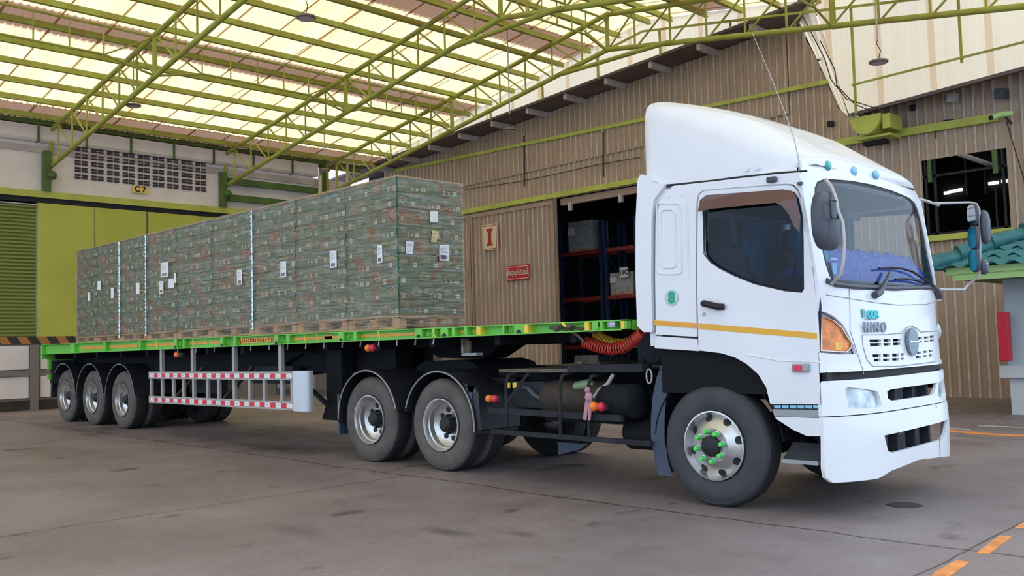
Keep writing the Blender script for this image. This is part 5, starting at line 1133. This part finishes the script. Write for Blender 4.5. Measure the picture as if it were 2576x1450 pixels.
q = MB(); N = 24; c0 = Vector((-4.02, 8.62, 1.98)); q.tube([c0+Vector((.12*math.sin(2*math.pi*k/N)*.55*1.6, .21*math.cos(2*math.pi*k/N), .2*math.sin(2*math.pi*k/N)*.8)) for k in range(N)], .015, 'seam_black', 8, closed=True); q.tube([c0, c0+Vector((.2, 0, -.25))], .03, 'seam_black', 8); q.build('steering_wheel', tk, smooth=60)
def curtain(P0, P1, z0, z1, nm='curtain', n=22, amp=.03):
    q = MB(); P0, P1 = Vector(P0), Vector(P1); d = (P1-P0); nn = Vector((-d.y, d.x)).normalized(); top, bot = [], []
    for k in range(n+1):
        p = P0+d*(k/n)+nn*amp*math.sin(k*1.9); top.append((p.x, p.y, z1)); bot.append((p.x+d.x*.0, p.y, z0+(.35*(abs(k/n-.5)*2)**2)))
    q.grid([top, bot], 'curtain_teal'); q.build(nm, tk, smooth=80)
ya, yb_ = onX(1866, 590, -4.84).y, onX(1962, 590, -4.84).y; curtain((-4.84, ya), (-4.84, yb_), 1.95, 2.6); curtain((-4.5, 9.03), (-4.1, 9.04), 1.85, 2.6)
curtain((-3.62, 6.86), (-3.60, 7.05), 1.9, 2.58, n=10)
q = MB(); random.seed(11)
n1, n2 = 60, 12; rows = []
for b in range(n2+1):
    row = []
    for a in range(n1+1):
        y = 7.02+2.0*a/n1; t_ = b/n2; x = FX(y, 1.95)-.07-.42*t_; zc = 1.93+.19*math.sin(math.pi*min(1, t_*1.35))+.022*math.sin(a*1.1+b)+.02*math.sin(a*.45+b*1.7)
        row.append((x, y, zc))
    rows.append(row)
q.grid(rows, 'cloth_blue'); q.grid([[(p[0], p[1], 1.85) for p in rows[0]], rows[0]], 'cloth_blue'); q.build('dashboard_cloth', tk, smooth=80, label='blue patterned cloth spread over the dashboard')
q = MB(); y, z = pf(2075, 640); 
for (u0, v0, u1, v1, m) in ((2062, 606, 2098, 626, 'window_band_blue'), (2066, 628, 2092, 655, 'curtain_teal'), (2090, 648, 2112, 655, 'paper_white'), (2092, 662, 2112, 690, 'window_band_blue')):
    a, b = pf(u0, v0, -.02), pf(u1, v1, -.02); yy = (a[0]+b[0])/2; X = FX(yy, (a[1]+b[1])/2)-.03; q.box((X, a[0], b[1]), (X+.002, b[0], a[1]), m)
q.build('screen_stickers', tk, label='blue and white stickers low in the windscreen corner')
q = MB(); c0 = Vector((-3.62, 7.95, 2.46)); q.box(c0+Vector((-.02, -.14, -.04)), c0+Vector((.02, .14, .04)), 'seam_black'); q.bar(c0+Vector((0, 0, .04)), c0+Vector((.03, 0, .2)), .02, .02, 'seam_black'); q.build('inner_mirror', tk, bevel=.01)
# ---- roof fairing
ST = [(-5.00, 1.13, 2.90, 3.56, 9), (-4.97, 1.165, 2.875, 3.60, 9), (-4.90, 1.18, 2.83, 3.60, 8), (-4.76, 1.185, 2.775, 3.565, 7), (-4.6, 1.185, 2.765, 3.52, 6), (-4.4, 1.185, 2.755, 3.455, 5), (-4.2, 1.18, 2.745, 3.375, 4.5), (-4.0, 1.175, 2.735, 3.27, 4), (-3.85, 1.165, 2.725, 3.165, 3.6), (-3.7, 1.15, 2.73, 3.06, 3.3), (-3.6, 1.12, 2.74, 2.985, 3.2), (-3.52, 1.08, 2.755, 2.93, 3.1), (-3.475, 1.03, 2.765, 2.89, 3.0), (-3.455, .98, 2.775, 2.85, 3.0)]
q = MB(); rows = []
for x, hw, zb_, zt_, ex_ in ST:
    row = []
    for k in range(41):
        a = math.pi*k/40; cx, sz = math.cos(a), math.sin(a); row.append((x, YM-hw*math.copysign(abs(cx)**(2/ex_), cx), zb_+(zt_-zb_)*abs(sz)**(2/ex_)))
    rows.append(row)
q.grid(rows, 'white_paint'); inner = [[(x, YM+(y-YM)*.97, zb_+.0+(z-zb_)*.96) for x, y, z in r_] for r_, (X_, hw, zb_, zt_, e_) in zip(rows, ST)]
q.grid(inner[:6], 'seam_black'); q.grid([rows[0], inner[0]], 'white_paint'); q.face(rows[-1], 'white_paint'); fa = q.build('roof_fairing', tk, smooth=45)
q = MB(); P = [onY(u, v, YC+.02) for u, v in ((1675, 468), (1750, 460), (1850, 447), (1950, 436), (2030, 430))]; q.tube(P, .008, 'seam_black', 6); q.build('fairing_seal', fa, smooth=60)
for u, v in ((1877, 427), (1903, 424)):
    q = MB(); q.lathe([(0, .018), (.006, .016), (.007, 0)], onY(u, v, YC+.015), (0, -1, 0), 'white_paint', 14); q.build('rivet', fa, smooth=50)
for (u, v, m) in ((2079, 418, 'marker_teal'), (2145, 432, 'marker_blue'), (2200, 441, 'marker_blue')):
    d = ray(u, v); best = None
    for k in range(400):
        p = CAMP+d*(3.0+k*.03)
        def inside(p):
            if p.x > ST[-1][0] or p.x < -5: return False
            for A1, B1 in zip(ST, ST[1:]):
                if A1[0] <= p.x <= B1[0]:
                    f = (p.x-A1[0])/(B1[0]-A1[0]); hw, zb_, zt_, e_ = (A1[j]+(B1[j]-A1[j])*f for j in range(1, 5)); s = min(1, abs(p.y-YM)/hw); return zb_-.06 < p.z < zb_+(zt_-zb_)*(1-s**e_)**(1/e_)
            return False
        if inside(p): best = p; break
    if best:
        q = MB(); q.ball(best+Vector((.015, -.005, 0)), .052, m, 14, (.4, 1.0, .8)); q.build('roof_marker_lamp', fa, smooth=60)
q = MB(); a = onY(1941, 452, YC-.02); q.box(a+Vector((-.04, -.02, -.022)), a+Vector((.04, .03, .022)), 'mirror_black'); q.build('camera_bracket', tk, bevel=.01)
q = MB(); a = onY(2012, 462, YC-.02); q.box(a+Vector((-.02, -.01, -.012)), a+Vector((.02, .02, .012)), 'mirror_black'); a = onY(2013, 433, 6.9); 
P = [onY(u, v, 6.78) for u, v in ((2014, 436), (2008, 395), (1998, 350), (1975, 285), (1940, 195), (1893, 84))]; q.tube(P, [.006, .005, .004, .0035, .003, .0025], 'tube_grey', 6); q.build('whip_antenna', tk, smooth=60, label='long thin pale whip antenna')
# ---- mirrors
q = MB(); hx = lambda u, v, Y=6.45: onY(u, v, Y)
arm = [hx(2078, 452, 6.72), hx(2092, 470, 6.5), hx(2103, 500), hx(2108, 530), hx(2120, 560), hx(2124, 610), hx(2122, 655), hx(2116, 690), hx(2100, 708), hx(2093, 714, 6.7)]
q.tube(arm, .013, 'tube_grey', 8); q.tube([hx(2093, 714, 6.7), hx(2092, 690), hx(2085, 660)], .010, 'mirror_black', 8); ma = q.build('mirror_arm', tk, smooth=60)
def housing(c0, rx_, rz_, th, m='mirror_black', name='mirror_head', par=None, glass=None, yaw=0, flip=1, n=3.0):
    q = MB(); rows = []; R_ = Matrix.Rotation(yaw, 3, 'Z')
    for a in range(9):
        t_ = math.pi*a/8; k = math.sin(t_)**.6 if 0 < a < 8 else 0; off = math.cos(t_)*th
        rows.append([c0+R_ @ Vector((off, rx_*k*math.copysign(abs(math.cos(b*math.pi/14))**(2/n), math.cos(b*math.pi/14)), rz_*k*math.copysign(abs(math.sin(b*math.pi/14))**(2/n), math.sin(b*math.pi/14)))) for b in range(28)])
    q.grid(rows, m, True); o = q.build(name, par or tk, smooth=60)
    if glass:
        q = MB(); q.face([c0+R_ @ Vector((-flip*th*1.02, rx_*.86*math.copysign(abs(math.cos(b*math.pi/14))**(2/n), math.cos(b*math.pi/14)), rz_*.86*math.copysign(abs(math.sin(b*math.pi/14))**(2/n), math.sin(b*math.pi/14)))) for b in range(28)], glass); q.build('mirror_glass', o)
    return o
c0 = onY(2078, 555, 6.45); housing(c0, .15, .225, .06, yaw=math.radians(-8))
q = MB(); a = onY(2092, 530, 6.40); P = rnd([(-.055, -.06), (.055, -.06), (.05, .07), (-.055, .07)], .02); q.tube([a+Vector((.02, x, z)) for x, z in P], .006, 'seam_black', 6, closed=True); q.build('bracket_socket', tk, smooth=60)
YQ = 9.65; g2 = lambda u, v, Y=YQ: onY(u, v, Y)
q = MB(); q.tube([onY(2292, 497, 9.1), g2(2330, 506, 9.3), g2(2362, 517, 9.4)], .016, 'tube_grey', 8); q.tube([g2(2350, 512, 9.35), g2(2440, 510), g2(2456, 514), g2(2463, 528), g2(2465, 560), g2(2465, 620), g2(2464, 690), g2(2456, 700), g2(2436, 716), g2(2425, 729, 9.5), g2(2380, 729, 9.3), g2(2362, 728, 9.15)], .013, 'tube_grey', 8); m2 = q.build('mirror_arm', tk, smooth=60)
housing(g2(2478, 572, YQ+.08), .10, .17, .045, name='mirror_head', yaw=math.radians(5))
for (u, v, h) in ((2449, 540, .12), (2451, 598, .13), (2453, 655, .13)):
    housing(g2(u, v, YQ-.05), .058, h*.92, .03, yaw=math.radians(246), glass='mirror_glass', flip=-1, name='small_mirror')
housing(g2(2474, 672, YQ+.06), .07, .075, .045, name='mirror_head')
q = MB()
for v in (567, 664): q.tube([g2(2465, v), g2(2486, v+1, YQ+.04)], .011, 'tube_grey', 8)
q.build('mirror_clamp', tk)
# wipers
def wiper(px, blade):
    q = MB(); P = [pf(u, v) for u, v in px]; q.tube([(FX(y, z, .03), y, z) for y, z in P], [.03, .028, .016, .012][:len(P)], 'mirror_black', 8)
    P = [pf(u, v) for u, v in blade]; Q = []
    for a, b in zip(P, P[1:]):
        for k in range(5): y = a[0]+(b[0]-a[0])*k/5; z = a[1]+(b[1]-a[1])*k/5; Q.append((FX(y, z, .018), y, z))
    q.tube(Q, .010, 'seam_black', 6); q.build('wiper', tk, smooth=60)
wiper([(2192, 744), (2206, 735), (2222, 705), (2232, 682)], [(2205, 676), (2232, 674), (2262, 676), (2290, 684), (2312, 698), (2330, 712)])
wiper([(2364, 748), (2352, 735), (2342, 722), (2335, 714)], [(2320, 712), (2300, 706), (2270, 702), (2240, 704)])
q = MB(); P = [pf(u, v) for u, v in ((2078, 706), (2100, 716), (2150, 722), (2250, 726), (2344, 723))]; Q = [(FX(y, z, .006), y, z) for y, z in P]; q.tube(Q, .022, 'mirror_black', 8); q.build('scuttle_strip', tk, smooth=60)
q = MB(); y, z = YFC, onY(2372, 742, YFC).z; q.box((-3.45, YFC-.02, z-.06), (-3.36, YFC+.10, z+.06), 'white_paint'); q.build('corner_guard', tk, bevel=.03)
q = MB(); y, z = YFC, 1.42; q.ball(Vector((-3.42, YFC+.02, z)), .07, 'lamp_clear', 12, (.8, .5, 1.3)); q.build('side_lamp', tk, smooth=60)
# ---- chassis, wheels
hx_, hz_ = onY(1800, 1131, 6.80).x, 0
FXW = hx_-.02
add_wheel(tk, FXW, 6.80, -1, .515, 'front', dark=True); add_wheel(tk, FXW, 9.10, 1, .515, 'front', dark=True)
RW = [onY(1108, 1073, 6.83).x, onY(928, 1060, 6.83).x]
for x in RW:
    for y, d in ((6.83, -1), (7.12, -1), (9.07, 1), (8.78, 1)): add_wheel(tk, x, y, d)
for i, x in enumerate(RW):
    zc = .515+fz(x); q = MB(); arch(q, x, zc, .60, 6.80, 7.45, -8 if i == 0 else 12, 168 if i == 0 else 186, 'fender_black', edge='fender_black'); q.build('fender', tk, smooth=40)
    q = MB(); P = [(x+.585*math.cos(math.radians(a)), 6.795, zc+.585*math.sin(math.radians(a))) for a in range(-5 if i == 0 else 14, 168 if i == 0 else 184, 8)]; q.tube(P, .009, 'fender_edge', 6); q.build('fender_trim', tk, smooth=60)
    q = MB(); arch(q, x, zc, .60, 8.45, 9.10, 10, 170, 'fender_black'); q.build('fender', tk, smooth=40)
x = RW[0]; q = MB(); q.prism([(x+.40, 6.82, 1.02), (x+.64, 6.82, .92), (x+.66, 6.82, .52), (x+.60, 6.82, .50)], (0, .6, 0), 'fender_black'); q.prism([(x+.45, 6.81, .93), (x+.62, 6.81, .90), (x+.60, 6.81, .98), (x+.52, 6.81, .82), (x+.47, 6.81, .98)], (0, .01, 0), 'mudflap'); q.build('fender_end', tk)
x = RW[1]; q = MB(); a, b = onY(868, 1000, 6.85), onY(872, 1100, 6.85); q.box((x-.68, 6.85, .35), (x-.64, 7.4, .85), 'mudflap'); q.build('mud_flap', tk)
for y in (7.5, 8.3):
    q = MB(); q.box((-10.2, y, .86), (-3.6, y+.09, 1.10), 'chassis_black'); q.build('frame_rail', tk)
q = MB()
for x in (-9.9, -8.5, -7.0, -6.0): q.box((x-.05, 7.55, .9), (x+.05, 8.35, 1.05), 'chassis_black')
q.build('cross_member', tk)
for x in RW+[FXW]: q = MB(); q.tube([(x, 7.1, .52), (x, 8.8, .52)], .08, 'chassis_black', 12); q.ball(Vector((x, YM, .54)), .2, 'chassis_black', 12); q.build('axle', tk)
for x in RW:
    for y in (7.45, 8.45): q = MB(); q.bar((x-.6, y, .80), (x+.6, y, .80), .09, .12, 'chassis_grey'); q.build('leaf_spring', tk)
q = MB(); q.box((-9.9, 7.3, .98), (-7.2, 8.6, 1.05), 'chassis_black')
q.prism([(-9.2, 7.45, 1.06), (-7.9, 7.45, 1.06), (-8.0, 7.45, 1.2), (-8.2, 7.45, 1.245), (-8.9, 7.45, 1.24), (-9.2, 7.45, 1.12)], (0, 1.0, 0), 'chassis_black'); q.build('fifth_wheel', tk)
# catwalk
q = MB(); a, b = onY(1330, 935, 7.0), onY(1545, 910, 7.0); q.prism([(-7.1, 6.95, 1.12), (-5.65, 6.95, 1.12), (-5.65, 8.2, 1.12), (-6.9, 8.2, 1.12)], (0, 0, .035), 'dusty_plate'); q.build('catwalk', tk)
q = MB(); q.box((-6.05, 6.85, 1.13), (-5.15, 7.0, 1.20), 'chassis_grey'); q.box((-5.9, 7.1, 1.16), (-5.1, 8.8, 1.19), 'dusty_plate'); q.box((-5.75, 6.9, 1.2), (-5.68, 7.5, 1.22), 'rusty_brown'); q.build('catwalk', tk)
for (u, v) in ((1510, 905), (1545, 912)):
    p = onY(u, v, 7.3); q = MB()
    for k in range(5): q.lathe([(-.008+k*.03, .05), (.01+k*.03, .05)], p, (.5, .6, .1), 'chassis_grey', 14); q.lathe([(k*.03, .04), (.03+k*.03, .04)], p, (.5, .6, .1), 'seam_black', 12)
    q.build('rubber_bellows', tk)
# under-run rails, bent hoops, tanks
q = MB(); a, b = onY(1232, 1032, 6.82), onY(1566, 1053, 6.82); q.bar(a, b, .05, .06, 'chassis_grey'); q.build('guard_rail', tk)
q = MB(); a, b = onY(1240, 1086, 6.82), onY(1640, 1117, 6.82); q.bar(a, b, .05, .045, 'chassis_grey'); q.build('guard_rail', tk)
for (u, v0, v1, du, dv) in ((1273, 945, 1076, 52, -10), (1409, 945, 1092, 50, -8), (1481, 948, 1096, 60, -10)):
    a = onY(u, v0+20, 6.79); b = onY(u+1, v1, 6.79); c1 = onY(u+6, v0, 6.82); d1 = onY(u+du, v0+dv, 7.2); q = MB(); q.tube([b, a, a+(c1-a)*.6, c1, d1], .017, 'chassis_grey', 8); q.build('guard_hoop', tk, smooth=60)
q = MB(); q.bar(onY(1276, 1010, 6.8), onY(1330, 938, 6.95), .03, .03, 'chassis_grey'); q.build('guard_brace', tk)
twin_lamp(tk, onY(1246, 1003, 6.78), s=.042); twin_lamp(tk, onY(1512, 1023, 6.78), s=.045)
q = MB(); a, b = onY(1376, 1000, 7.1), onY(1555, 1002, 7.1); q.lathe([(0, 0), (.0, .10), (.04, .16), (.08, .175), ((b-a).length-.08, .175), ((b-a).length-.04, .16), ((b-a).length, .10), ((b-a).length, 0)], a, (1, 0, 0), 'rusty_brown', 24); q.build('air_tank', tk, smooth=40)
q = MB(); a = onY(1520, 1008, 6.95); q.lathe([(0, 0), (0, .12), (.05, .16), (.42, .16), (.46, .1), (.46, 0)], a, (.9, -.05, 0), 'chassis_black', 24); q.build('air_tank', tk, smooth=40)
q = MB(); a = onY(1445, 975, 7.0); q.lathe([(0, 0), (0, .03), (.03, .05), (.2, .05), (.23, .02), (.25, .02), (.25, 0)], a, (1, 0, .18), 'bottle_green', 16); q.build('filter_bottle', tk, smooth=50)
q = MB(); a, b = onY(1290, 960, 7.0), onY(1372, 1030, 7.0); q.box((a.x, 7.0, b.z), (b.x, 7.4, a.z), 'chassis_grey'); q.build('battery_box', tk, bevel=.02)
for u0, u1 in ((1275, 1283), (1290, 1300)):
    a, b = onY(u0, 963, 6.99), onY(u1, 977, 6.99); q = MB(); q.box((a.x, 6.985, b.z), (b.x, 7.0, a.z), 'rail_yellow'); q.build('warning_label', tk)
q = MB(); P = [onY(u, v, 6.97) for u, v in ((1318, 975), (1330, 978), (1345, 995), (1360, 1003), (1372, 1000))]; q.tube(P, .03, 'mirror_black', 10); P = [onY(u, v, 6.9) for u, v in ((1543, 942), (1530, 965), (1508, 982), (1495, 1000))]; q.tube(P, .02, 'tube_grey', 8); P = [onY(u, v, 6.9) for u, v in ((1525, 977), (1545, 980), (1562, 990), (1567, 995))]; q.tube(P, .008, 'fender_edge', 6); q.build('hose', tk, smooth=60)
q = MB()
a = onY(1478, 982, 6.76)
q.ball(a, .03, 'rag_pink', 8); q.ball(onY(1481, 1000, 6.76), .045, 'rag_pink', 8, (1, .7, 1.2)); P = [onY(u, v, 6.755) for u, v in ((1472, 1010), (1490, 1010), (1484, 1058), (1479, 1058), (1480, 1020), (1474, 1058), (1466, 1056))]; q.prism(P, (0, .012, 0), 'rag_pink')
thing1(q, 'rag', 'pink rag knotted on a bent black tube between the wheels', 'rag', smooth=50)
q = MB(); P = [onY(u, v, 7.3) for u, v in ((1402, 1113), (1480, 1118), (1455, 1133), (1405, 1145))]; q.prism(P, (0, .02, 0), 'mudflap'); q.build('rubber_flap', tk)
q = MB(); a = onY(1560, 1090, 7.0); q.lathe([(0, 0), (0, .12), (.04, .16), (.5, .16), (.54, .1), (.54, 0)], (a.x, 7.15, .55), (1, 0, 0), 'chassis_black', 24); q.box((-6.6, 7.1, .62), (-5.2, 7.5, .95), 'chassis_black'); q.build('fuel_tank', tk, smooth=40)
# front wheel housing: liner, mud flap, round canister behind the cab
q = MB(); arch(q, FXW, .52, .63, 6.84, 7.5, 5, 175, 'chassis_black', th=.01); q.build('wheel_liner', tk, smooth=40)
q = MB(); q.box((-4.92, 6.83, .95), (-3.45, 7.4, 1.36), 'chassis_black'); q.build('engine_cover', tk)
fl = [(1672, 905), (1655, 950), (1645, 1000), (1641, 1050), (1641, 1100), (1650, 1160), (1660, 1195)]
P = [onY(u, v, 6.86) for u, v in fl]; q = MB(); q.grid([[(p.x, 6.84, p.z) for p in P], [(p.x, 7.3, p.z) for p in P]], 'mudflap'); q.grid([[(p.x+.012, 6.84, p.z) for p in P], [(p.x+.012, 7.3, p.z) for p in P]], 'mudflap'); q.grid([[(p.x, 6.84, p.z) for p in P], [(p.x+.14, 6.85, p.z) for p in P]], 'mudflap'); q.build('mud_flap', tk, smooth=60)
q = MB(); a = onY(1652, 875, 6.95); q.lathe([(0, 0), (0, .13), (.03, .16), (.35, .16), (.35, 0)], (a.x, 6.88, a.z), (0, 1, 0), 'chassis_black', 28); q.build('air_cleaner', tk, smooth=40)
q = MB(); a = onY(1633, 947, 6.9); N = 16; q.tube([a+Vector((.03*math.cos(2*math.pi*k/N), 0, .065*math.sin(2*math.pi*k/N))) for k in range(N)], .008, 'tube_grey', 6, closed=True); q.build('ring_handle', tk)
# coiled air hoses from the cab to the trailer
def coil(px, Y, r, turns, m, name, w=.0075):
    P = [onY(u, v, Y) for u, v in px]; L = []
    for a, b in zip(P, P[1:]):
        for k in range(10): L.append(a.lerp(b, k/10))
    L.append(P[-1]); n = turns*14; Q = []
    for k in range(n+1):
        t_ = k/n*(len(L)-1); i = min(int(t_), len(L)-2); p = L[i].lerp(L[i+1], t_-i); d = (L[min(i+1, len(L)-1)]-L[i]).normalized(); s = d.cross(Vector((0, 1, 0))).normalized(); a = 2*math.pi*turns*k/n
        Q.append(p+s*r*math.cos(a)+Vector((0, 1, 0))*r*math.sin(a)+d*0)
    q = MB(); q.tube(Q, w, m, 6); q.build(name, tk, smooth=60)
coil([(1470, 860), (1500, 872), (1535, 880), (1570, 874), (1600, 852), (1616, 838)], 6.95, .052, 26, 'hose_red', 'air_hose')
coil([(1497, 838), (1515, 852), (1540, 864), (1570, 866), (1598, 856), (1614, 842)], 7.05, .046, 20, 'hose_yellow', 'air_hose')
q = MB(); q.tube([onY(u, v, 6.8) for u, v in ((1384, 825), (1410, 826), (1435, 832), (1455, 846), (1470, 862))], .014, 'hose_dark', 8); q.tube([onY(u, v, 6.8) for u, v in ((1410, 822), (1440, 824), (1470, 830), (1497, 838))], .014, 'hose_dark', 8)
q.ball(onY(1400, 826, 6.74), .035, 'hose_dark', 8); q.ball(onY(1432, 822, 6.74), .03, 'hose_dark', 8); q.build('hose_coupling', tk, smooth=60)
q = MB(); q.tube([onY(1415, 812, 6.76), onY(1418, 818, 6.74), onY(1424, 822, 6.74)], .012, 'rail_yellow', 8); q.build('coupling_tap', tk)
